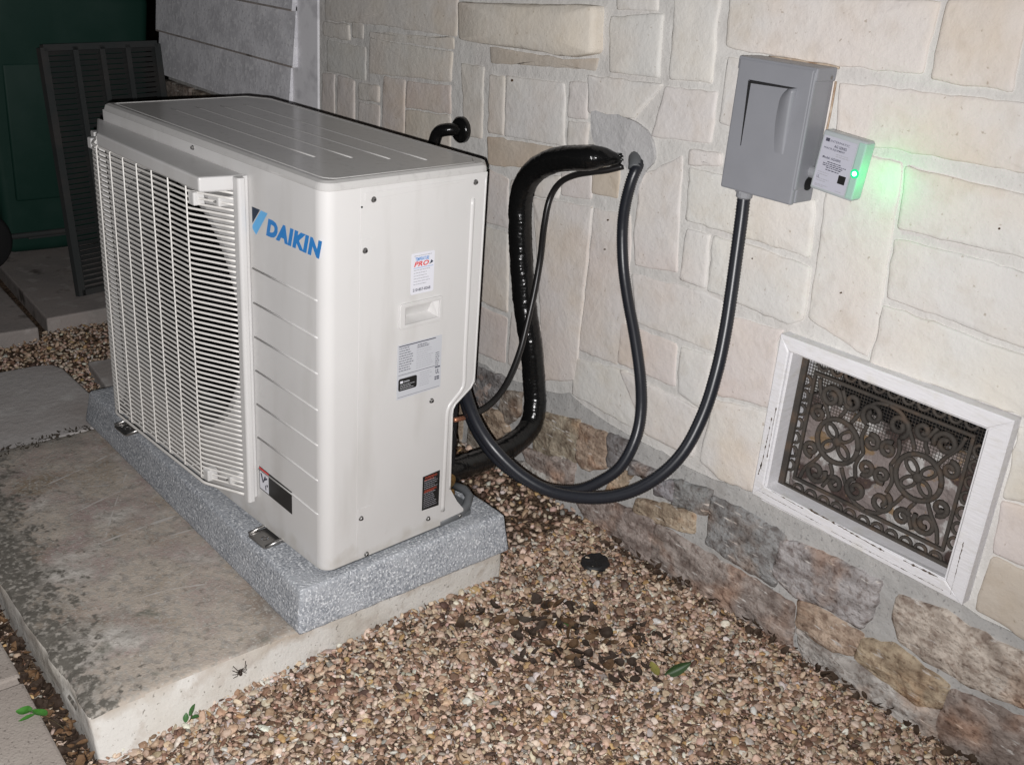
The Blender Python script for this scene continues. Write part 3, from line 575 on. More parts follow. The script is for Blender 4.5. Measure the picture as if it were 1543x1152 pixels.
# ---------------- siding and corner board at the far left ----------------
sd = empty('siding_wall', (-2.05, .80, .55)); tag(sd, 'grey lapped siding on the house wall beyond the stone', 'siding')
SO = np.array((-2.05, .80, .55))
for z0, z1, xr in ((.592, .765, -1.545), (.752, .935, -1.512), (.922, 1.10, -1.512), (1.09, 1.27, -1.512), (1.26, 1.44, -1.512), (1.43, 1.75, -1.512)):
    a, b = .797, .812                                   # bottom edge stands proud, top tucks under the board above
    V = [(-2.56, a, z0), (xr, a, z0), (xr, b, z1), (-2.56, b, z1), (-2.56, .835, z0), (xr, .835, z0), (xr, .835, z1), (-2.56, .835, z1)]
    if z0 > .6: mk('lap_strip', np.array(gbox(-2.555, xr - .003, a - .0012, a + .004, z0 - .002, z0 + .004)[0]) - SO, gbox(0, 1, 0, 1, 0, 1)[1], M['slab'], sd)  # thin dark strip along the lower edge of each upper board
    o = mk('board', np.array(V) - SO, [(0, 1, 2, 3), (4, 7, 6, 5), (0, 4, 5, 1), (3, 2, 6, 7), (1, 5, 6, 2), (0, 3, 7, 4)], M['siding'], sd)
V, F = gbox(-2.555, -1.40, .836, 1.05, -.25, 1.75); o = mk('backing', np.array(V) - SO, F, M['cement'], sd)
x = -2.55
while x < -1.55:
    w = random.uniform(.14, .26); 
    for z0 in (-.2, 0, .2, .39):
        V, F = rbox(x, x + w - .02, .812, .84, z0, z0 + .178, .006, (3, 1, 3), .004, 14); o = mk('stone', np.array(V) - SO, F, M['field'], sd, True); o.color = (*jc(random.choice([(.40, .32, .28), (.33, .28, .25), (.43, .36, .31)])), 1)
    x += w
V, F = rbox(-1.555, -1.388, .815, .86, -.20, 1.75, .003); o = mk('corner_board', V, F, M['trim']); tag(o, 'white vertical trim board between the grey siding and the stone', 'trim board')
# ---------------- rubber-coated pad ----------------
def padfn(q):
    x, y, z = q; t = (-.012 - z) / .088
    return Vector((x + (.022 * t if x > -.5 else -.004 * t), y - (.018 * t if y < .2 else -.004 * t), z))
V, F = rbox(-1.105, .012, -.060, .462, -.100, -.012, .008, (60, 30, 5), .0012, 60, padfn, 2)
pad = mk('condenser_pad', V, F, M['pad'], None, True); tag(pad, 'speckled grey equipment pad under the air conditioner, lying on the concrete block', 'equipment pad')

# ---------------- air conditioner (own frame: x along the front, y towards the wall) ----------------
AW, AD, AH, R0 = .862, .375, .78, .026
ac = empty('air_conditioner', (0, 0, -.012), math.radians(3.241)); tag(ac, 'cream outdoor air conditioner unit with wire fan guard, standing on the grey pad', 'air conditioner')
def A(name, g, m, smooth=False, parent=None, origin=None):
    V, F = g; V = np.asarray(V, float)
    if parent is None: return mk(name, V + np.array((0, 0, .012)), F, m, ac, smooth, origin)
    return mk(name, V + np.array((0, 0, .012)) - np.array(parent.location), F, m, parent, smooth, origin)
def AP(name, outer, holes, d0, d1, f, m, bevel=0.0, parent=None, smooth=False):
    off = np.array((0, 0, .012)) - (np.array(parent.location) if parent else 0)
    g = lambda u, v, d: tuple(np.array(f(u, v, d)) + off)
    return mplate(name, outer, holes, d0, d1, g, m, parent or ac, bevel, smooth)
OC, OR = (-.563, .405), .276
arc = [(-R0 + R0 * math.sin(a), R0 - R0 * math.cos(a)) for a in [math.pi / 2 * k / 8 for k in range(9)]]
# front sheet with the round fan opening
front = AP('front_panel', [(-AW, 0), (-R0, 0), (-R0, .766), (-AW, .766)], [circ(*OC, OR, 64)[::-1]], 0, .002, XZ, M['paint'])
# rounded corner post, wrapped a little way along the side
pl = arc + [(0, .0768)]; n = len(pl)
V = [(p[0], p[1], z) for z in (.0, .766) for p in pl] + [(p[0] - (.002 if i > 3 else 0), p[1] + (.002 if i <= 3 else 0), z) for z in (.0, .766) for i, p in enumerate(pl)]
F = [(i, i + 1, n + i + 1, n + i) for i in range(n - 1)]
A('corner_post', (V[:2 * n], F), M['paint'], True)
A('left_panel', gbox(-AW, -AW + .002, 0, AD, 0, .766), M['paint'])
A('rear_coil', gbox(-AW + .003, -.07, .355, AD + .022, 0, .764), M['dark'])
A('inner_housing', gbox(-.06, -.030, .012, .312, .002, .76), M['dark'])
A('inner_floor', gbox(-AW + .003, -.06, .003, .35, .0, .004), M['dark'])
A('inner_side', gbox(-AW + .003, -AW + .006, .098, .354, .004, .76), M['dark'])
A('inner_top', gbox(-AW + .003, -.06, .003, .354, .748, .751), M['dark'])
A('inner_back', gbox(-.24, -.06, .06, .312, .004, .76), M['dark'])
# service panel on the right side, with its cut-away rear corner
sp = AP('service_panel', [(.0765, .0), (.300, .0), (.365, -.003), (.366, .018), (.345, .045), (.324, .082), (.319, .272), (.328, .283), (.366, .309), (.377, .322), (.376, .765), (.0765, .765)], [[(.181, .490), (.266, .490), (.266, .525), (.181, .525)]], -.002, .0008, YZ, M['paint'])
A('raised_edge', gtube(resample([(-.0015, .342, .716), (-.0015, .3445, .40), (-.0015, .347, .322), (-.0015, .340, .311), (-.0015, .308, .284), (-.0015, .304, .272), (-.0015, .305, .034)], .012), .0056, 12), M['paint'], True)
A('raised_edge', gtube(resample([(-.0005, .3735, .755), (-.0005, .3745, .325), (-.0005, .366, .3115), (-.0005, .325, .284), (-.0005, .3175, .272), (-.0005, .3225, .082)], .012), .0028, 10), M['paint'], True)
AP('raised_edge', [(.084, .742), (.318, .752), (.318, .756), (.084, .756)], [], .0015, .0025, YZ, M['paint'], .0005)
# handle: rim, pocket floor and sloping top
hd = AP('handle', rrect(.168, .274, .482, .533, .006), [[(.181, .490), (.266, .490), (.266, .525), (.181, .525)][::-1]], .001, .0055, YZ, M['paint'], .0012)
A('pocket', ([(.002, .181, .490), (.002, .266, .490), (.002, .266, .525), (.002, .181, .525), (-.022, .186, .497), (-.022, .258, .497), (-.008, .258, .522), (-.008, .186, .522)], [(0, 1, 5, 4), (1, 2, 6, 5), (2, 3, 7, 6), (3, 0, 4, 7), (4, 5, 6, 7)]), M['paint'], False, hd)
def screw(c, axis, r=.0041, m='screwdark', parent=None):
    g1 = gcyl(c, axis, r * 1.35, .0012, 16, bev=.0004); c2 = Vector(c) + Vector(axis) * .0010
    s = A('screw', join([g1, gcyl(c2, axis, r, .0035, 6, bev=.0006)]), M[m], False, parent)
    A('socket', gcyl(Vector(c) + Vector(axis) * .0044, axis, r * .45, .0002, 8), M['dark'], False, s); return s
for y, z in ((.103, .742), (.345, .748), (.086, .651), (.258, .310), (.086, .096), (.263, .031), (.354, .006), (.101, .006)):
    screw((.0018, y, z), (1, 0, 0))
A('hole', gcyl((.0016, .078, .731), (1, 0, 0), .002, .0004, 10), M['dark'])
for y0, y1, z0, z1 in ((.078, .108, .634, .672), (.078, .112, .062, .118)):
    AP('screw_seat', rrect(y0, y1, z0, z1, .003), [], .0014, .0019, YZ, M['paint'], .0004)
# pan under the unit
AP('base_pan', [(-AW + .01, .008), (-.03, .008), (-.008, .03), (-.006, .395), (-.03, .415), (-.10, .415), (-.12, .38), (-AW + .01, .38)], [], -.011, .0, XY, M['pan'], .002)
A('pan_lip', gtube([(-.006, .30, .002), (-.006, .36, .004), (-.010, .385, .014), (-.022, .403, .026), (-.045, .41, .030), (-.09, .41, .024)], .010, 10), M['pan'], True)
A('valve_plate', gbox(-.075, -.072, .315, .372, .0, .27), M['dark'])
for z, y, r in ((.084, .342, .017), (.052, .348, .011)):
    v = A('valve_cap', gcyl((-.055, y, z), (1, 0, 0), r, .036, 16 if r > .012 else 6, bev=.003), M['brass'], r > .012)
A('valve_stem', gcyl((-.05, .352, .03), (0, 0, 1), .012, .03, 12), M['dark'], True)
A('power_wire', gtube(crom([(-.04, .335, .26), (-.028, .340, .20), (-.040, .347, .14), (-.030, .345, .09)]), .0022, 6), M['tube'], True)
A('power_wire', gtube(crom([(-.05, .345, .25), (-.020, .352, .185), (-.035, .36, .15), (-.05, .352, .10)]), .0016, 6), M['tube'], True)
# top panel: cap with a soft edge, a bead round it and pressed ribs
def topoutline(o): return [(-AW - o, -o)] + [(p[0] + (o if p[0] > -.02 else 0), p[1] - (o if p[1] < .02 else 0)) for p in arc] + [(o, AD + .001), (-.036, AD + .030), (-AW + .055, AD + .030), (-AW - o, AD - .012)]
AP('top_panel', topoutline(.0004), [], .7540, .781, XY, M['paint_top_shaded'], .0115)
def loop(P, z, r, n=8):
    Q = [Vector((p[0], p[1], z)) for p in P]; return gtube(Q + [Q[0]], r, n, caps=False)
tp = bpy.data.objects['top_panel']
cx, cy = -AW / 2, AD / 2 + .014
inn = [(cx + (p[0] - cx) * (1 - .020 / (AW / 2)), cy + (p[1] - cy) * (1 - .020 / (AD / 2))) for p in topoutline(0)]
A('rim_bead', loop(inn, .7800, .0022), M['paint_top_shaded'], True, tp)
for y, xe in ((.105, -.185), (.165, -.150), (.225, -.112), (.285, -.075)):
    A('rib', gtube(resample([(-.80, y, .7772), (xe, y, .7772)], .08), .005, 12, rf=lambda i, k: .45 if i == 0 else 1), M['paint_top_shaded'], True, tp)
screw((-.452, 0, .757), (0, -1, 0), .0036)
# pressed lines on the front right of the unit
for zl, zr in ((.571, .569), (.501, .498), (.430, .427), (.358, .353), (.284, .279), (.209, .203), (.136, .128)):
    A('pressed_line', gtube([(-.238, -.0004, zl - .004), (-.10, -.0004, (zl + zr) / 2 - .004), (-.030, -.0004, zr - .004), (-.022, .0016, zr - .004)], .0021, 8), M['paint'], True)
# fan opening: collar, fan, motor
ring = circ(0, 0, 1, 64); V = []; F = []
prof = [(OR + .010, -.0015), (OR + .004, -.006), (OR - .002, -.004), (OR - .004, .02), (OR - .008, .095)]
for r, y in prof:
    for u, v in ring: V.append((OC[0] + u * r, y, OC[1] + v * r))
for i in range(len(prof) - 1):
    for k in range(64): F.append((i * 64 + k, (i + 1) * 64 + k, (i + 1) * 64 + (k + 1) % 64, i * 64 + (k + 1) % 64))
A('fan_collar', (V, F), M['collar'], True)
fan = A('fan', gcyl((OC[0], .14, OC[1]), (0, -1, 0), .055, .07, 28, bev=.012), M['fan'], True)
for b in range(3):
    V = []; F = []; nu, nv = 8, 7
    for i in range(nu + 1):
        for j in range(nv + 1):
            r = .05 + .195 * i / nu; a = math.radians(120 * b + 20 + (j / nv - .5) * (62 + 40 * i / nu) + 26 * i / nu); y = .115 - (j / nv - .5) * .07
            V.append((OC[0] + r * math.cos(a), y, OC[1] + r * math.sin(a)))
    for i in range(nu):
        for j in range(nv): q = i * (nv + 1) + j; F.append((q, q + 1, q + nv + 2, q + nv + 1))
    A('blade', (V, F), M['fan'], True, fan)
# surround of the guard: hood over the top and post on the right
AP('guard_hood', [(-.892, -.001), (-.72, -.078), (-.268, -.088), (-.250, -.001)], [], .716, .744, XY, M['paint'], .004)
AP('guard_post', [(-.252, -.001), (-.252, -.027), (-.249, -.0305), (-.233, -.0305), (-.229, -.027), (-.2295, -.016), (-.243, -.0125), (-.2445, -.001)], [], .062, .7445, XY, M['paint'], .002)
AP('guard_post', [(-.892, -.001), (-.890, -.020), (-.868, -.022), (-.862, -.001)], [], .066, .716, XY, M['paint'], .002)
YG = -.070
gd = empty('wire_guard', (-.56, YG, .10), 0, ac)
hp = crom([(-.868, -.016, 0), (-.835, -.030, 0), (-.775, YG + .004, 0), (-.745, YG, 0)], 3)[:-1] + [Vector((-.56, YG, 0)), Vector((-.365, YG, 0))] + crom([(-.348, YG, 0), (-.335, YG + .004, 0), (-.300, -.050, 0), (-.252, -.028, 0)], 3)
hV, hF = gtube(hp, .0025, 6)
hme = None
for i in range(58):
    z = .090 + i * .01092
    if hme is None:
        o = mk('wire', np.array(hV) - np.array((-.56, YG, 0)), hF, M['wire'], gd, True, (0, 0, 0)); hme = o.data
    else: o = link('wire', hme, gd)
    o.location = (0, 0, z - .10 + .012)
for x in (-.822, -.790, -.736, -.672, -.612, -.551, -.486, -.418, -.346):
    yy = YG - .0042 if x > -.75 else (-.052 if x > -.80 else -.038)
    P = [(x, yy + .03, .722), (x, yy + .010, .722), (x, yy, .712), (x, yy, .40), (x, yy, .088), (x, yy + .012, .080), (x, -.012, .078)]
    A('wire', gtube(resample(P[:1], 1) if False else [Vector(p) for p in P], .0017, 6), M['wire'], True, gd)
A('wire', gtube([Vector((p.x, p.y, .074)) for p in hp], .0032, 6), M['wire'], True, gd)
for z in (.690, .098):
    A('guard_clip', join([rbox(-.344, -.322, YG - .002, YG + .022, z - .013, z + .013, .003), rbox(-.318, -.276, -.046, -.010, z - .008, z + .010, .003)]), M['paint'], False, None)
    screw((-.286, -.046, z + .001), (0, -1, 0), .0018)
A('guard_clip', rbox(-.835, -.815, -.052, -.030, .690, .714, .003), M['paint'])
# feet
for x in (-.192, -.83):
    ft = AP('foot_bracket', rrect(x - .034, x + .034, -.040, .02, .008), [circ(x, -.018, .008, 14)[::-1]], -.0115, -.0075, XY, M['steel'], .001)
    A('lip', gtube([(x + .034, -.036, -.006), (x + .034, .0, -.002), (x + .034, .012, -.002)], .0045, 8), M['steel'], True, ft)
    A('lip', gtube([(x - .034, -.036, -.006), (x - .034, .0, -.002), (x - .034, .012, -.002)], .0035, 8), M['steel'], True, ft)
    A('bolt', gcyl((x, -.018, -.0115), (0, 0, 1), .0055, .003, 6), M['steel'], False, ft)
# maker's mark
lg = A('logo', text_fit('DAIKIN', -.187, -.005, .6445, .6785, -.0006, XZ, .068, .25), M['blue'])
A('emblem', ([(-.2345, -.0006, .688), (-.206, -.0006, .688), (-.2345, -.0006, .656)], [(0, 1, 2)]), M['navy'], False, lg)
A('emblem', ([(-.203, -.0006, .6878), (-.180, -.0006, .6872), (-.222, -.0006, .6365), (-.2345, -.0006, .646), (-.2345, -.0006, .652)], [(0, 1, 2, 3, 4)]), M['lblue'], False, lg)
# black warning label low on the front
wl = AP('warning_label', [(-.236, .087), (-.114, .081), (-.114, .133), (-.236, .139)], [], -.0008, .0, XZ, M['black'])
A('red_band', ([(-.235, -.0012, .1385), (-.198, -.0012, .1365), (-.198, -.0012, .1305), (-.235, -.0012, .1325)], [(0, 3, 2, 1)]), M['red'], False, wl)
A('pictogram_field', ([(-.2335, -.0012, .0895), (-.199, -.0012, .088), (-.199, -.0012, .1295), (-.2335, -.0012, .1315)], [(0, 1, 2, 3)]), M['white'], False, wl)
A('pictogram', join([([(a, -.0016, b) for a, b in q], [tuple(range(len(q)))]) for q in ([(-.230, .126), (-.225, .127), (-.218, .108), (-.222, .106)], [(-.222, .106), (-.218, .108), (-.209, .124), (-.213, .126)], [(-.216, .118), (-.205, .124), (-.203, .121), (-.214, .114)], [(-.213, .104), (-.209, .104), (-.209, .093), (-.212, .093)], [(-.207, .108), (-.202, .108), (-.202, .103), (-.207, .103)])]), M['ink'], False, wl)
# warning sticker low on the service panel
ws = AP('warning_sticker', [(.245, .057), (.291, .0545), (.290, .140), (.244, .138)], [], .0014, .0022, YZ, M['black'])
A('print', text_fit('WARNING', .249, .282, .1315, .1365, .0026, YZ), M['orange'], False, ws)
A('print', text_fit('WARNING', .249, .282, .1005, .1045, .0026, YZ), M['orange'], False, ws)
A('print', bars(.248, .286, [.126 - .0047 * i for i in range(5)] + [.0955 - .0047 * i for i in range(8)], .0012, .0026, YZ), M['greyprint'], False, ws)
A('print', bars(.248, .286, [.1275, .0985], .0013, .0026, YZ), M['orange'], False, ws)
# installer's sticker
st = AP('service_sticker', rrect(.194, .250, .547, .628, .003), [], .0014, .0021, YZ, M['white'])
A('print', text_fit('TEMPERATURE', .203, .236, .6125, .6195, .0025, YZ, .02), M['blue'], False, st)
A('print', text_fit('PRO', .200, .236, .6015, .6115, .0025, YZ, .03, .25), M['red'], False, st)
A('print', ([(.0025, .236, .602), (.0025, .247, .606), (.0025, .242, .611), (.0025, .240, .606)], [(0, 1, 2, 3)]), M['navy'], False, st)
A('print', bars(.199, .247, [.5985], .0007, .0025, YZ, False, False), M['blue'], False, st)
A('print', bars(.200, .244, [.622] + [.594 - .0056 * i for i in range(6)], .0013, .0025, YZ), M['greyprint'], False, st)
A('print', text_fit('210-857-8268', .199, .242, .5525, .5585, .0025, YZ, .02), M['ink'], False, st)
# rating plate
rp = AP('rating_plate', [(.168, .334), (.280, .336), (.278, .4495), (.167, .4495)], [], .0014, .0021, YZ, M['label_grey'])
A('plate_border', join([([(.0025, a, b), (.0025, c, b), (.0025, c, d), (.0025, a, d)], [(0, 1, 2, 3)]) for a, c, b, d in ((.170, .262, .4455, .4475), (.170, .262, .3855, .3865), (.170, .276, .3385, .3392))]), M['ink'], False, rp)
A('print', bars(.171, .208, [.441 - .0052 * i for i in range(10)], .0015, .0025, YZ), M['ink'], False, rp)
A('print', bars(.214, .258, [.438 - .0046 * i for i in range(11)], .0011, .0025, YZ), M['greyprint'], False, rp)
A('print', bars(.216, .250, [.440, .4355], .0016, .0025, YZ), M['ink'], False, rp)
A('print', bars(.224, .256, [.379 - .0046 * i for i in range(7)], .0011, .0025, YZ), M['greyprint'], False, rp)
A('print', bars(.263, .275, [.413 - .0045 * i for i in range(8)], .0016, .0025, YZ), M['ink'], False, rp)
A('print', text_fit('UL', .265, .274, .368, .378, .0025, YZ, .02), M['ink'], False, rp)
A('print', bars(.263, .276, [.381, .3595, .355], .0030, .0025, YZ, False), M['ink'], False, rp)
bp = AP('maker_panel', rrect(.171, .217, .352, .378, .004), [], .0020, .0026, YZ, M['black'], parent=rp)
AP('maker_text', [(.175, .368), (.182, .368), (.182, .373), (.175, .373)], [], .0026, .0029, YZ, M['white'], parent=rp)
A('print', join([text_fit('DAIKIN', .1840, .198, .3685, .3725, .0030, YZ, .02), bars(.175, .212, [.3635, .3595, .3555], .0011, .0030, YZ)]), M['label_grey'], False, rp)
# ---------------- pipes, cables, conduits ----------------
def rope(name, P, r, m, step, n, label, cat, rf=None, group=None):
    o = mk(name, *gtube(resample(crom(P, 8), step), r, n, rf=rf), m, None, True); tag(o, label, cat, group); return o
_nz = lambda i, k: min(1, .16 + i * .030) * (1 + .008 * math.sin(i * 2.1) + .05 * noise.noise(Vector((i * .33, k * 1.1, 3))) + .05 * noise.noise(Vector((i * .10, k * .5, 3))))
ls = rope('line_set', LINESET, .0285, M['tape'], .0030, 24, 'thick black wrapped refrigerant line bending from the wall down behind the air conditioner', 'insulated pipe', _nz)
def piece(name, g, m, parent, smooth=False):
    V, F = g; return mk(name, np.asarray(V, float) - np.array(parent.location), F, m, parent, smooth)
for k in range(5):                                     # frayed wrap where the pipe enters the wall
    a = k * .7; p = Vector(LINESET[1]); q = p + Vector((.010 + .008 * math.cos(a), .014, .012 * math.sin(a)))
    piece('frayed_wrap', gtube([p + Vector((.005 * math.cos(a), -.004, .011 * math.sin(a + .3))), q, q + Vector((.012 * random.random(), .008, -.006 + .012 * random.random()))], .0035, 5, rf=lambda i, k: 1 - .25 * i), M['tape'], ls, True)
lq = rope('liquid_line', LIQUID, .0075, M['tube'], .008, 10, 'thin black insulated tube hanging in front of the thick black pipe', 'tube')
piece('copper_end', gtube(crom(COPPER, 5), .0052, 10), M['copper'], lq, True)
cring = lambda i, k: 1 + .085 * math.cos(i * math.pi)
c1 = rope('wall_conduit', COND1, .0125, M['conduit'], .0028, 14, 'dark flexible conduit coming out of the wall hole and curving to the unit', 'conduit', cring)
piece('connector', gtube(crom([(-.052, .84, .757), (-.040, .815, .755), (-.025, .800, .748), (-.018, .793, .738)], 4), .0150, 12), M['pan'], c1, True)
c2 = rope('box_conduit', COND2, .0132, M['conduit'], .0032, 14, 'dark flexible conduit looping from under the grey disconnect box to the unit', 'conduit', lambda i, k: 1 + .05 * math.cos(i * math.pi))
# vent pipe elbow and wall plate behind the unit
ve = empty('vent_pipe', (-.66, .80, .55)); tag(ve, 'black pipe elbow with round wall plate behind the top of the air conditioner', 'vent pipe')
def VP(name, g, m, smooth=True): V, F = g; return mk(name, np.array(V) - np.array((-.66, .80, .55)), F, m, ve, smooth)
VP('wall_plate', gcyl((-.655, .815, .708), (0, -1, 0), .034, .018, 28, bev=.006), M['tape'])
VP('elbow', gtube(crom([(-.655, .80, .708), (-.668, .775, .708), (-.690, .762, .698), (-.699, .757, .672), (-.700, .757, .640)], 5), .0165, 14), M['tape'])
VP('pipe', gtube([(-.700, .757, .642), (-.700, .757, .40)], .0150, 14), M['fitting'])

# ---------------- disconnect box ----------------
B0 = (.335, .82, .76); db = empty('disconnect_box', B0); tag(db, 'grey metal electrical disconnect box screwed to the limestone wall', 'electrical box')
def BX(name, g, m, smooth=False, parent=db):
    V, F = g; off = np.array(B0) + (np.array(parent.location) if parent is not db else 0); return mk(name, np.array(V) - off, F, m, parent, smooth)
BX('box_body', rbox(.258, .421, .757, .812, .764, 1.004, .003), M['boxpaint'])
def pyr(u0, u1, v0, v1, d0, d1):
    pass
cover = BX('cover', rbox(.2515, .4185, .748, .760, .761, 1.006, .0035), M['boxpaint'])
BX('cover_flange', rbox(.4150, .4225, .7485, .800, .790, 1.003, .0025), M['boxpaint'])
BX('cover_hood', rbox(.2485, .4245, .7495, .812, .985, 1.0095, .003), M['boxpaint'])
for P in ([(.2800, .9685), (.2865, .9655), (.2860, .8480), (.2850, .8480)], [(.2810, .9700), (.2865, .9640), (.3750, .9665), (.3900, .9700)]): fixn(BX('shadow_wedge', plate(P, [], .7470, .7482, XZ), M['binblack']))  # dark wedges stand in for the shadow lines at the pressed panel's edges
V = []; F = []; nu, nv = 10, 20
for j in range(nv + 1):
    t = j / nv; ul = .358 + .004 * (1 - t) - .010 * math.sin(math.pi * min(1, t * 1.0)) * .6 + (.012 * max(0, (t - .8) / .2) ** 2); ur = .3835 + .006 * t
    for i in range(nu + 1):
        s = i / nu; V.append((ul + (ur - ul) * s, .7482 - .012 * math.sin(math.pi * (s * .62 + .0)) * (.12 + .88 * t) * (1 if s < .999 else 0), .850 + .117 * t))
for j in range(nv):
    for i in range(nu): q = j * (nu + 1) + i; F.append((q, q + 1, q + nu + 2, q + nu + 1))
b = len(V); F.append(tuple([nv * (nu + 1) + i for i in range(nu + 1)]))
fixn(BX('bulge', (V, F), M['boxpaint'], True))
ko = BX('knockout', gcyl((.4215, .788, .800), (1, 0, 0), .013, .002, 20), M['dark'])
BX('screw', gcyl((.4225, .797, .992), (1, 0, 0), .004, .002, 10), M['steel'])
cn = BX('connector', join([gcyl((.284, .787, .765), (0, 0, -1), .019, .012, 8), gcyl((.284, .787, .755), (0, 0, -1), .0165, .014, 18, bev=.003)]), M['fitting'])
BX('locknut', gcyl((.303, .782, .763), (0, 0, -1), .010, .006, 6), M['fitting'])
for P, z0 in (([(.27, 1.0085), (.33, 1.0105), (.36, 1.0090), (.40, 1.0105), (.425, 1.0085)], 0), ):
    BX('sealant', gtube(crom([(u, .814, v) for u, v in P], 5), .0025, 7, rf=lambda i, k: 1 + .5 * noise.noise(Vector((i, k, 0)))), M['seal'], True)
BX('sealant', gtube(crom([(.4235, .814, .985), (.4245, .814, .93), (.4235, .814, .87), (.4240, .814, .80)], 5), .0022, 7, rf=lambda i, k: 1 + .6 * noise.noise(Vector((i, k, 4)))), M['seal'], True)

# ---------------- surge protector ----------------
sg = empty('surge_protector', (.49, .79, .795)); sg.rotation_euler = (0, math.radians(4.5), 0); tag(sg, 'small white-labelled surge protector with a glowing green light at the box side', 'surge protector')
def SGm(name, g, m, smooth=False): V, F = g; return mk(name, V, F, m, sg, smooth)
SGm('housing', rbox(-.050, .040, -.025, .004, .0, .108, .004, cs=2), M['clear'], True)
SGm('light_strip', rbox(.0255, .0415, -.0262, .003, .003, .105, .0025), M['green'])
SGm('nipple', gcyl((-.075, .0, .022), (1, 0, 0), .011, .03, 16), M['fitting'])
lb = mplate('label', rrect(-.045, .0235, .006, .100, .002), [], -.0258, -.0250, XZ, M['lilac'], sg)
def SP(g, m, nm='print'): V, F = g; return mk(nm, np.array(V) - np.array(lb.location), F, m, lb)
SP(([(-.040, -.0262, .090), (-.032, -.0262, .090), (-.032, -.0262, .096), (-.040, -.0262, .096)], [(0, 1, 2, 3)]), M['ink'], 'emblem')
SP(text_fit('INTERMATIC', -.030, .010, .0905, .0945, -.0262, XZ), M['ink'])
SP(text_fit('AG SERIES', -.020, .006, .0825, .0875, -.0262, XZ, .02), M['ink'])
SP(text_fit('HVAC/R EQUIPMENT', -.040, .004, .0765, .0805, -.0262, XZ, .02), M['ink'])
SP(bars(-.012, .024, [.0715, .0680], .0014, -.0262, XZ), M['greyprint'])
SP(text_fit('Model: AG3000', -.038, .000, .0600, .0645, -.0262, XZ, .02), M['ink'])
SP(bars(-.026, .012, [.0545, .0445, .0405], .0016, -.0262, XZ), M['ink'])
SP(bars(-.034, .020, [.0510, .0477], .0016, -.0262, XZ), M['ink'])
SP(bars(-.040, -.012, [.034, .030, .022, .0185, .011, .0085], .0014, -.0262, XZ), M['greyprint'])
SP(text_fit('UL', -.040, -.034, .0235, .0285, -.0262, XZ), M['ink'])
SP(bars(.004, .022, [.009], .0012, -.0262, XZ), M['greyprint'])
SP(([(.004, -.0262, .024), (.019, -.0262, .024), (.019, -.0262, .039), (.004, -.0262, .039)], [(0, 1, 2, 3)]), M['black'], 'dark_square')
SGm('lamp', gcyl((.0335, -.0255, .050), (0, -1, 0), .0042, .0022, 14), M['led'])
SGm('lens', gcyl((.0335, -.0257, .050), (0, -1, 0), .0085, .0009, 18), M['lens'])  # emissive disc standing for the green glow around the LED
gl = bpy.data.lights.new('indicator_glow', 'POINT'); gl.energy = .065; gl.color = (0.0, 1.0, 0.22); gl.shadow_soft_size = .004
go = bpy.data.objects.new('indicator_glow', gl); COL.objects.link(go); go.parent = sg; go.location = (.074, -.022, .048)

# ---------------- foundation vent ----------------
F0 = (.66, .82, .128); vt = empty('foundation_vent', F0); tag(vt, 'white wooden frame with ornate iron grille set low in the wall', 'foundation vent')
def FV(name, g, m, smooth=False, parent=vt):
    V, F = g; off = np.array(F0) + (np.array(parent.location) if parent is not vt else 0); return mk(name, np.array(V) - off, F, m, parent, smooth)
def mitre(P, y0, y1):                                  # a board of the frame, mitred ends, slightly rounded by a smaller front face
    c = Vector((sum(p[0] for p in P) / 4, sum(p[1] for p in P) / 4)); e = .0025
    def sh(p, k): v = Vector(p) - c; return (p[0] - math.copysign(e, v.x) * k, p[1] - math.copysign(e, v.y) * k)
    V = [(p[0], y1, p[1]) for p in P] + [(p[0], y0 + e, p[1]) for p in P] + [(sh(p, 1)[0], y0, sh(p, 1)[1]) for p in P]
    F = [(0, 1, 2, 3), (11, 10, 9, 8)] + [(i + a, (i + 1) % 4 + a, (i + 1) % 4 + a + 4, i + a + 4) for a in (0, 4) for i in range(4)]
    return V, F
oo = [(.423, .1335), (.8985, .1290), (.8965, .5005), (.4215, .4975)]; ii = [(.4475, .164), (.859, .160), (.858, .4695), (.4465, .4685)]
for a, nm in enumerate(('bottom_rail', 'stile', 'top_rail', 'stile')):
    b = (a + 1) % 4; o = FV(nm, mitre([oo[a], oo[b], ii[b], ii[a]], .790, .835), M['whitewood']); fixn(o)
for nm, g in (('jamb', rbox(.4475, .4535, .796, .885, .158, .472, .0015)), ('jamb', rbox(.854, .860, .796, .885, .158, .472, .0015)), ('head', rbox(.4475, .860, .796, .885, .466, .472, .0015))): FV(nm, g, M['whitewood'])
FV('sill', ([(.4480, .794, .130), (.8590, .794, .130), (.8590, .794, .1625), (.4480, .794, .1625), (.4480, .885, .130), (.8590, .885, .130), (.8590, .885, .149), (.4480, .885, .149)], [(0, 1, 2, 3), (3, 2, 6, 7), (4, 7, 6, 5), (0, 4, 5, 1), (1, 5, 6, 2), (0, 3, 7, 4)]), M['whitewood'])
def crackline(P, w, y):
    Q = resample([(a, y, b) for a, b in P], .004); n = len(Q); V = []
    for i, p in enumerate(Q):
        e = .0012 * noise.noise(Vector((p.x * 300, p.z * 300, 1))); ww = w * (.15 + abs(noise.noise(Vector((p.x * 160, p.z * 160, 7)))) * 2.6)
        if abs(P[0][0] - P[-1][0]) > abs(P[0][1] - P[-1][1]): V += [(p.x, p.y, p.z + e + ww), (p.x, p.y, p.z + e - ww)]
        else: V += [(p.x + e + ww, p.y, p.z), (p.x + e - ww, p.y, p.z)]
    return V, [(2 * i, 2 * i + 1, 2 * i + 3, 2 * i + 2) for i in range(n - 1)]
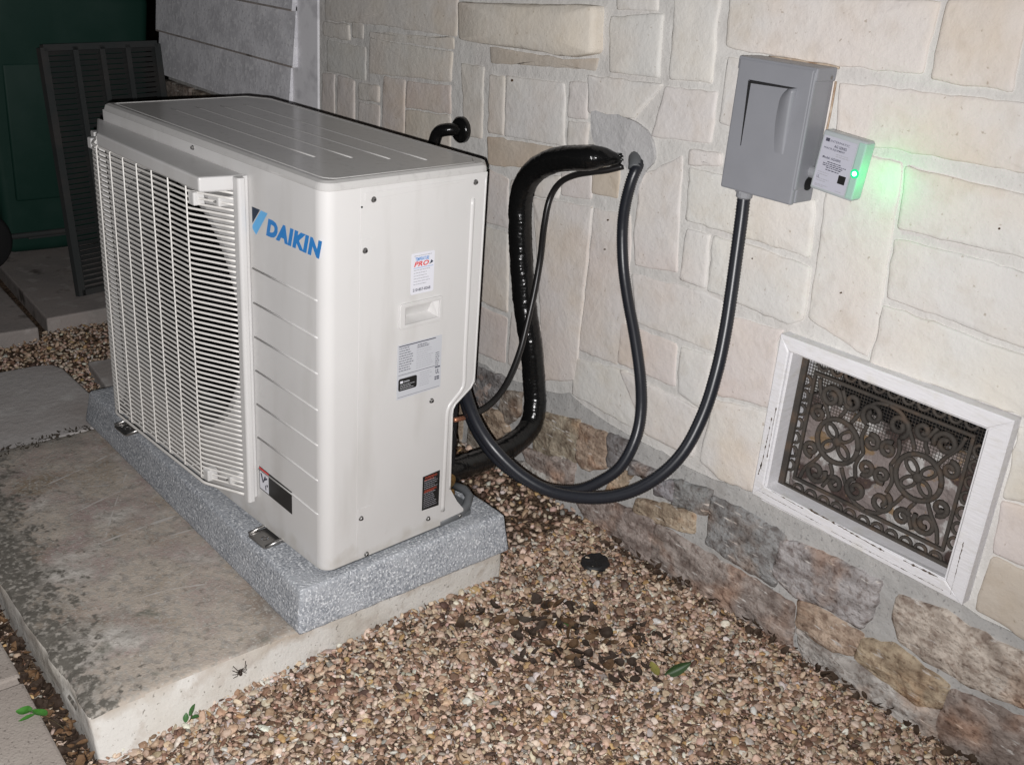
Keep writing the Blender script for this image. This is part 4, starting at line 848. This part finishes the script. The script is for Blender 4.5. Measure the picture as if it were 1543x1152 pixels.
for P, w in (([(.470, .1635), (.55, .160)], .0009), ([(.560, .1655), (.735, .157)], .0014), ([(.775, .159), (.845, .160)], .0013), ([(.435, .20), (.438, .32)], .0012), ([(.4445, .23), (.4440, .345)], .0010), ([(.432, .185), (.434, .215)], .0012), ([(.44, .150), (.60, .146)], .0005), ([(.62, .143), (.86, .140)], .0005), ([(.875, .14), (.872, .25)], .0006)):
    FV('paint_crack', crackline(P, w, .7895), M['crack'])
GY = .832
gri = FV('grille', join([rbox(.4545, .8535, GY, GY + .010, .156, .167, .002), rbox(.4545, .8535, GY, GY + .010, .455, .466, .002), rbox(.4545, .468, GY, GY + .010, .161, .455, .002), rbox(.841, .8535, GY, GY + .010, .161, .455, .002), rbox(.485, .825, GY + .001, GY + .009, .186, .193, .002), rbox(.485, .825, GY + .001, GY + .009, .424, .431, .002), rbox(.485, .492, GY + .001, GY + .009, .193, .424, .002), rbox(.818, .825, GY + .001, GY + .009, .193, .424, .002)]), M['iron'])
def FG(name, P, r=.0056): return FV(name, gtube(P, r, 7), M['iron'], True, gri)
def spiral(cx, cz, r, turns, a0, d):
    k = int(14 * turns); return [Vector((cx + r * (1 - .72 * i / k) * math.cos(a0 + d * 2 * math.pi * turns * i / k), GY + .004, cz + r * (1 - .72 * i / k) * math.sin(a0 + d * 2 * math.pi * turns * i / k))) for i in range(k + 1)]
cxm, czm = .655, .308
for sx in (-1, 1):
    for sz in (-1, 1):
        def X_(u, v): return cxm + sx * u, czm + sz * v
        for u, v, r, tn, a, d in ((.028, .082, .023, 1.35, -1.2, 1), (.122, .084, .024, 1.4, 3.6, -1), (.076, .092, .017, 1.2, -.6, -1), (.142, .040, .017, 1.25, 1.8, -1), (.018, .028, .017, 1.3, 1.2, 1)):
            x, z = X_(u, v); P = spiral(x, z, r, tn, (a if sx > 0 else math.pi - a) * sz, d * sx * sz); FG('scroll', P)
        for Q in ([(0, .115), (.030, .106), (.055, .074), (.068, .050)], [(.154, .112), (.146, .085), (.128, .060), (.112, .030)], [(.030, .0), (.040, .030), (.034, .058)], [(.1, .108), (.085, .075), (.094, .052)]):
            FG('scroll', crom([(*(lambda p: (p[0], GY + .004, p[1]))(X_(u, v)),) for u, v in Q], 5), .0042)
    mx = cxm + sx * .088; rr = [Vector((mx + .046 * math.cos(a), GY + .003, czm + .046 * math.sin(a))) for a in [2 * math.pi * k / 28 for k in range(29)]]
    FG('medallion', rr, .0055)
    for k in range(4):
        a = math.pi / 4 + k * math.pi / 2; P = [Vector((mx + q * math.cos(a + w), GY + .003, czm + q * math.sin(a + w))) for q, w in ((.006, 0), (.018, .5), (.034, .25), (.040, 0), (.034, -.25), (.018, -.5), (.006, 0))]
        FG('petal', crom(P, 3), .0038)
    FV('boss', gcyl((mx, GY + .006, czm), (0, -1, 0), .010, .010, 12, bev=.003), M['iron'], True, gri)
for k in range(11):
    x = .502 + k * .031
    for z, s in ((.1735, 1), (.4435, -1)):
        FG('scallop', [Vector((x + .0115 * math.cos(a), GY + .005, z - s * .006 + s * .0115 * math.sin(a))) for a in [math.pi * q / 8 for q in range(9)]], .0034)
for k in range(7):
    z = .212 + k * .032
    for x, s in ((.4765, 1), (.833, -1)):
        FG('scallop', [Vector((x - s * .005 + s * .0105 * math.sin(a), GY + .005, z + .0115 * math.cos(a))) for a in [math.pi * q / 8 for q in range(9)]], .0034)
P = []
for k in range(62): x = .456 + k * .0065; P.append(gbox(x, x + .0009, .854, .855, .335, .466))
for k in range(20): z = .338 + k * .0065; P.append(gbox(.455, .853, .8555, .8565, z, z + .0009))
o = FV('wire_mesh', join(P), M['iron']); o['kind'] = 'stuff'
V, F = rbox(.455, .853, .864, .905, .145, .365, .01, (24, 1, 18), .010, 20, lambda q: Vector((q.x, q.y, q.z + (.02 * noise.noise(Vector((q.x * 18, 0, 3))) if q.z > .34 else 0)))); FV('debris', (V, F), M['rust'], True)
FV('vent_back', gbox(.43, .88, 1.02, 1.055, .10, .50), M['dark'])

# ---------------- litter: leaves, weeds, cap, spider ----------------
def leafgeo(L, wd, curl, fold, n=8):
    V = []; F = []
    for i in range(n + 1):
        t = i / n; w = wd * (math.sin(math.pi * min(1, t * .93 + .05)) ** .8) * (1 - .25 * t); a = curl * (t - .5); x = L * (math.sin(a) / curl if abs(curl) > .01 else t - .5); z = L * (1 - math.cos(a)) / curl if abs(curl) > .01 else 0
        for s in (-1, -.5, 0, .5, 1): V.append((x, s * w, z + abs(s) * w * fold))
    for i in range(n):
        for j in range(4): q = i * 5 + j; F.append((q, q + 1, q + 6, q + 5))
    return np.array(V), F
def put(V, loc, yaw, pitch=0.0, roll=0.0):
    Mx = Matrix.Rotation(yaw, 3, 'Z') @ Matrix.Rotation(pitch, 3, 'Y') @ Matrix.Rotation(roll, 3, 'X'); return np.array(V) @ np.array(Mx).T + np.array(loc)
def leaf(name, loc, L, wd, yaw, col, m, label=None, cat='leaf', curl=.8, fold=.35, pitch=0.0, roll=0.0, parent=None):
    V, F = leafgeo(L, wd, curl, fold); V = put(V, loc, yaw, pitch, roll)
    if parent: V = V - np.array(parent.location)
    o = mk(name, V, F, M[m], parent, True); o.color = (*col, 1)
    if label: tag(o, label, cat)
    return o
leaf('leaf', (.485, .543, GZ + .010), .060, .013, 1.05, (.030, .060, .020), 'leaf', 'dark green pointed leaf lying on the gravel near the wall', curl=.5, fold=.8, roll=1.1, pitch=-.5)
leaf('leaf', (.455, .505, GZ + .006), .045, .011, 2.6, (.24, .22, .06), 'leaf', 'yellow-green leaf beside the dark green one on the gravel', curl=.4)
leaf('leaf', (.245, .455, GZ + .008), .030, .009, .5, (.06, .11, .035), 'leaf', 'tiny green leaf among the dark dead leaves on the gravel', curl=.6)
leaf('leaf', (.116, .262, GZ + .010), .062, .012, 2.3, (.055, .035, .022), 'leafdry', 'dark curled dead leaf on the gravel beside the concrete block', curl=3.6, fold=.2)
leaf('leaf', (.185, .385, GZ + .010), .042, .013, .9, (.06, .05, .04), 'leafdry', 'dark grey dead leaf curled upward in the middle of the gravel', curl=2.0, fold=.6)
P = []
def litter(name, region, n, smin, smax, zb, label, col=(.115, .07, .042), fat=(.10, .26)):
    VV, FF = [], []; off = 0; x, y = [], []
    while len(x) < n:
        a = rng.uniform(min(p[0] for p in region), max(p[0] for p in region)); b = rng.uniform(min(p[1] for p in region), max(p[1] for p in region))
        if poly_in(region, np.array([a]), np.array([b]))[0]: x.append(a); y.append(b)
    for a, b in zip(x, y):
        L = random.uniform(smin, smax); V, F = leafgeo(L, L * random.uniform(*fat), random.uniform(.3, 3.2), random.uniform(0, .9), 5)
        V = put(V, (a, b, zb + random.uniform(0, .006)), random.uniform(0, 6.3), random.uniform(-.4, .4), random.uniform(-.9, .9)); VV.append(V); FF += [[i + off for i in q] for q in F]; off += len(V)
    o = mk(name, np.concatenate(VV), FF, M['leafdry'], None, True); o.color = (*col, 1); tag(o, label, kind='stuff'); return o
litter('leaf_litter', [(.06, .30), (.22, .22), (.50, .45), (.42, .62), (.12, .50)], 120, .014, .042, GZ + .007, 'dark dead leaf bits scattered over the gravel', (.045, .032, .024), (.14, .36))
litter('leaf_litter', [(.10, .36), (.24, .30), (.44, .46), (.36, .58), (.16, .48)], 30, .016, .045, GZ + .009, 'brown dead leaves lying among the darker bits on the gravel', (.10, .06, .032), (.16, .34))
litter('leaf_litter', [(.05, .74), (.30, .76), (1.05, .79), (1.05, .825), (.05, .825)], 190, .010, .034, GZ + .002, 'dead leaves gathered along the foot of the stone wall', (.06, .04, .027), (.14, .34))
litter('leaf_litter', [(-.75, -.512), (.05, -.522), (.05, -.482), (-.75, -.482)], 260, .010, .036, GZ + .002, 'dark rotting leaf litter filling the gap between the pavers and the concrete block', (.045, .030, .021), (.10, .34))
litter('leaf_litter', [(-.75, -.512), (.05, -.522), (.05, -.484), (-.75, -.484)], 70, .012, .034, GZ + .006, 'light brown dead leaves on top of the litter beside the concrete block', (.16, .095, .05), (.12, .32))
litter('leaf_litter', [(-1.090, -.10), (-1.050, -.06), (-1.00, -.36), (-1.06, -.36)], 150, .006, .018, -.104, 'dark dirt and leaf crumbs in the crack beside the grey slab', (.05, .042, .032))
litter('leaf_litter', [(.25, -.40), (1.0, .60), (1.0, .78), (.3, .3), (.05, -.2)], 120, .006, .020, GZ + .007, 'small bark and leaf crumbs on the open gravel')
def twig(P, r, label): o = mk('twig', *gtube(crom(P, 4), r, 5), M['leafdry'], None, True); o.color = (.09, .055, .035, 1); tag(o, label, 'twig'); return o
twig([(.17, .375, GZ + .012), (.22, .36, GZ + .014), (.265, .385, GZ + .011), (.31, .375, GZ + .012)], .0022, 'thin dark twig lying on the gravel beneath the dead leaves')
# round black cap in the gravel
V = []; F = []; n = 30; prof = [(1.05, -.014), (1.04, -.002), (.93, .003), (.80, .002), (.4, .001), (0.05, .002)]
for q, z in prof:
    for k in range(n):
        a = 2 * math.pi * k / n; w = 1 + .16 * noise.noise(Vector((math.cos(a) * 3, math.sin(a) * 3, 1))); V.append((.097 + .031 * q * w * math.cos(a), .690 + .036 * q * w * math.sin(a), GZ + .004 + z + .004 * noise.noise(Vector((math.cos(a) * q * 6, math.sin(a) * q * 6, 2)))))
for i in range(len(prof) - 1):
    for k in range(n): F.append((i * n + k, i * n + (k + 1) % n, (i + 1) * n + (k + 1) % n, (i + 1) * n + k))
F.append(tuple((len(prof) - 1) * n + k for k in range(n)))
o = mk('drain_cap', V, F, M['binblack'], None, True); tag(o, 'round black cap sunk in the gravel below the looping conduits', 'drain cap')
# weeds
def weed(name, base, leaves, stem, label, col):
    e = empty(name, base); tag(e, label, 'weed')
    o = mk('stem', np.array(gtube(crom(stem, 4), .0011, 5)[0]) - np.array(base), gtube(crom(stem, 4), .0011, 5)[1], M['leaf'], e, True); o.color = (.07, .05, .03, 1)
    for (loc, L, wd, yaw, pitch, roll) in leaves: leaf('leaf', loc, L, wd, yaw, col, 'leaf', None, curl=.6, fold=.4, pitch=pitch, roll=roll, parent=e)
weed('weed', (-.06, -.505, -.172), [((-.105, -.527, -.157), .036, .0125, 3.5, .1, .2), ((-.130, -.545, -.160), .033, .011, 3.9, .2, -.2), ((-.108, -.548, -.160), .028, .010, 4.5, .2, .3)], [(-.055, -.500, -.17), (-.075, -.512, -.160), (-.110, -.530, -.158), (-.125, -.540, -.158)], 'bright green weed sprig leaning over the tan paver', (.075, .24, .045))
weed('weed', (.048, -.315, GZ), [((.046, -.305, GZ + .026), .026, .007, 1.4, -1.1, .2), ((.055, -.305, GZ + .014), .020, .007, .5, -.4, .1), ((.043, -.318, GZ + .012), .018, .006, 2.6, -.6, 0)], [(.048, -.315, GZ), (.047, -.310, GZ + .012), (.046, -.306, GZ + .024)], 'small dark green weed sprouting at the front foot of the concrete block', (.05, .13, .04))
# spider on the side of the block
s0 = Vector((.0255, -.201, -.128)); spd = empty('spider', s0); tag(spd, 'small dark spider clinging to the pale side of the concrete block', 'spider')
def ell(c, a, b, d, n=10):
    V = []; F = []
    for i in range(n + 1):
        for k in range(n): th = math.pi * i / n; ph = 2 * math.pi * k / n; V.append((c[0] + a * math.cos(th) * 0 + d * math.sin(th) * math.cos(ph), c[1] + b * math.sin(th) * math.sin(ph), c[2] + a * math.cos(th)))
    for i in range(n):
        for k in range(n): F.append((i * n + k, i * n + (k + 1) % n, (i + 1) * n + (k + 1) % n, (i + 1) * n + k))
    return V, F
G = [ell((.004, 0, .002), .0042, .0030, .003), ell((.004, 0, -.0045), .0052, .0038, .0035)]
for sgn in (-1, 1):
    for a in (.95, .35, -.30, -.85):
        G.append(gtube([(.003, sgn * .002, .002 + a * .002), (.0075, sgn * (.006 + .003 * math.cos(a)), .002 + a * .007), (.0005, sgn * (.010 + .005 * math.cos(a)), .002 + a * .0155)], .0008, 5))
V, F = join(G); mk('body', V, F, M['spider'], spd, True, (0, 0, 0))

# ---------------- far left: bin and louvered panel ----------------
bn = empty('wheelie_bin', (-3.05, .50, -.135)); tag(bn, 'big dark green wheelie bin in the shadows at the far left', 'wheelie bin')
BO = np.array((-3.05, .50, -.135))
def binfn(q):
    t = (q.z + .11) / .95; k = .86 + .14 * t; return Vector((-3.05 + (q.x + 3.05) * k, .50 + (q.y - .50) * k, q.z))
def BN(name, g, m, smooth=False): V, F = g; return mk(name, np.array(V) - BO, F, m, bn, smooth)
BN('bin_body', rbox(-3.42, -2.68, .17, .83, -.115, .87, .035, (6, 6, 8), .004, 5, binfn, 3), M['bin'], True)
BN('rim', rbox(-3.44, -2.66, .15, .85, .86, .90, .012, cs=2), M['bin'], True)
BN('lid', rbox(-3.45, -2.64, .14, .86, .90, .955, .022, (4, 4, 1), 0, 1, lambda q: q + Vector((0, 0, .03 * (1 - ((q.x + 3.05) / .42) ** 2) if q.z > .92 else 0)), 3), M['binblack'], True)
BN('handle', gtube(crom([(-2.66, .62, .885), (-2.60, .63, .88), (-2.58, .72, .88), (-2.60, .81, .88), (-2.66, .82, .885)], 5), .016, 10), M['binblack'], True)
BN('base_rib', rbox(-2.735, -2.715, .29, .45, -.056, -.048, .002), M['louver'])
BN('recess_panel', rbox(-2.728, -2.706, .26, .70, .10, .62, .01, cs=2, fn=lambda q: q + Vector((.033 * (q.z - .10), 0, 0))), M['bin'], True)
for y in (.075, .90):
    w = BN('wheel', gcyl((-2.66, y, -.012), (1, 0, 0), .124, .07, 30, bev=.012), M['binblack'], True)
    V, F = gcyl((-2.585, y, -.012), (1, 0, 0), .06, .006, 20, bev=.003); mk('hubcap', np.array(V) - BO - np.array(w.location), F, M['louver'], w, True)
BN('axle', gcyl((-2.63, .05, -.012), (0, 1, 0), .011, .86, 10), M['louver'])
P0 = Vector((-2.175, .293, -.128)); PU = Vector((-.175, .008, .843)); PW_ = Vector((-.10, .445, 0))
lv = empty('louvered_panel', P0); tag(lv, 'dark louvered metal panel leaning upright in front of the green bin', 'louvered panel')
nrm = PW_.cross(PU).normalized()
def slab3(a, b, w, th):                                # bar from a to b in the panel's own plane
    d = (b - a).normalized(); s = nrm.cross(d).normalized() * (w / 2); t = nrm * (th / 2)
    return [tuple(p + e * s + f * t) for p in (a, b) for e in (-1, 1) for f in (-1, 1)], [(0, 1, 3, 2), (4, 6, 7, 5), (0, 4, 5, 1), (2, 3, 7, 6), (0, 2, 6, 4), (1, 5, 7, 3)]
for k, f in enumerate((0, .26, .49, .72, 1)):
    V, F = slab3(PW_ * f, PW_ * f + PU, .026 if f in (0, 1) else .020, .026); mk('upright', V, F, M['louver'], lv, origin=(0, 0, 0))
for g in (0.012, 1):
    V, F = slab3(PU * g + nrm * .001, PU * g + PW_ + nrm * .001, .022, .024); mk('rail', V, F, M['louver'], lv, origin=(0, 0, 0))
sm = None
for k in range(46):
    g = .025 + k * .0212
    if sm is None:
        d = PW_; s = (PU.normalized() * .006 + nrm * .006); t = (PU.normalized() * .0012 - nrm * .0012)
        V = [tuple(p + e * s + f2 * t) for p in (Vector((0, 0, 0)), d) for e in (-1, 1) for f2 in (-1, 1)]
        o = mk('slat', V, F, M['louver'], lv, origin=(0, 0, 0)); sm = o.data
    else: o = link('slat', sm, lv)
    o.location = PU * g
for o in list(bpy.data.objects):                       # fine print: letters and dashes too small to pick apart
    if o.name.split('.')[0] in ('print', 'plate_border', 'pictogram'): o['kind'] = 'stuff'
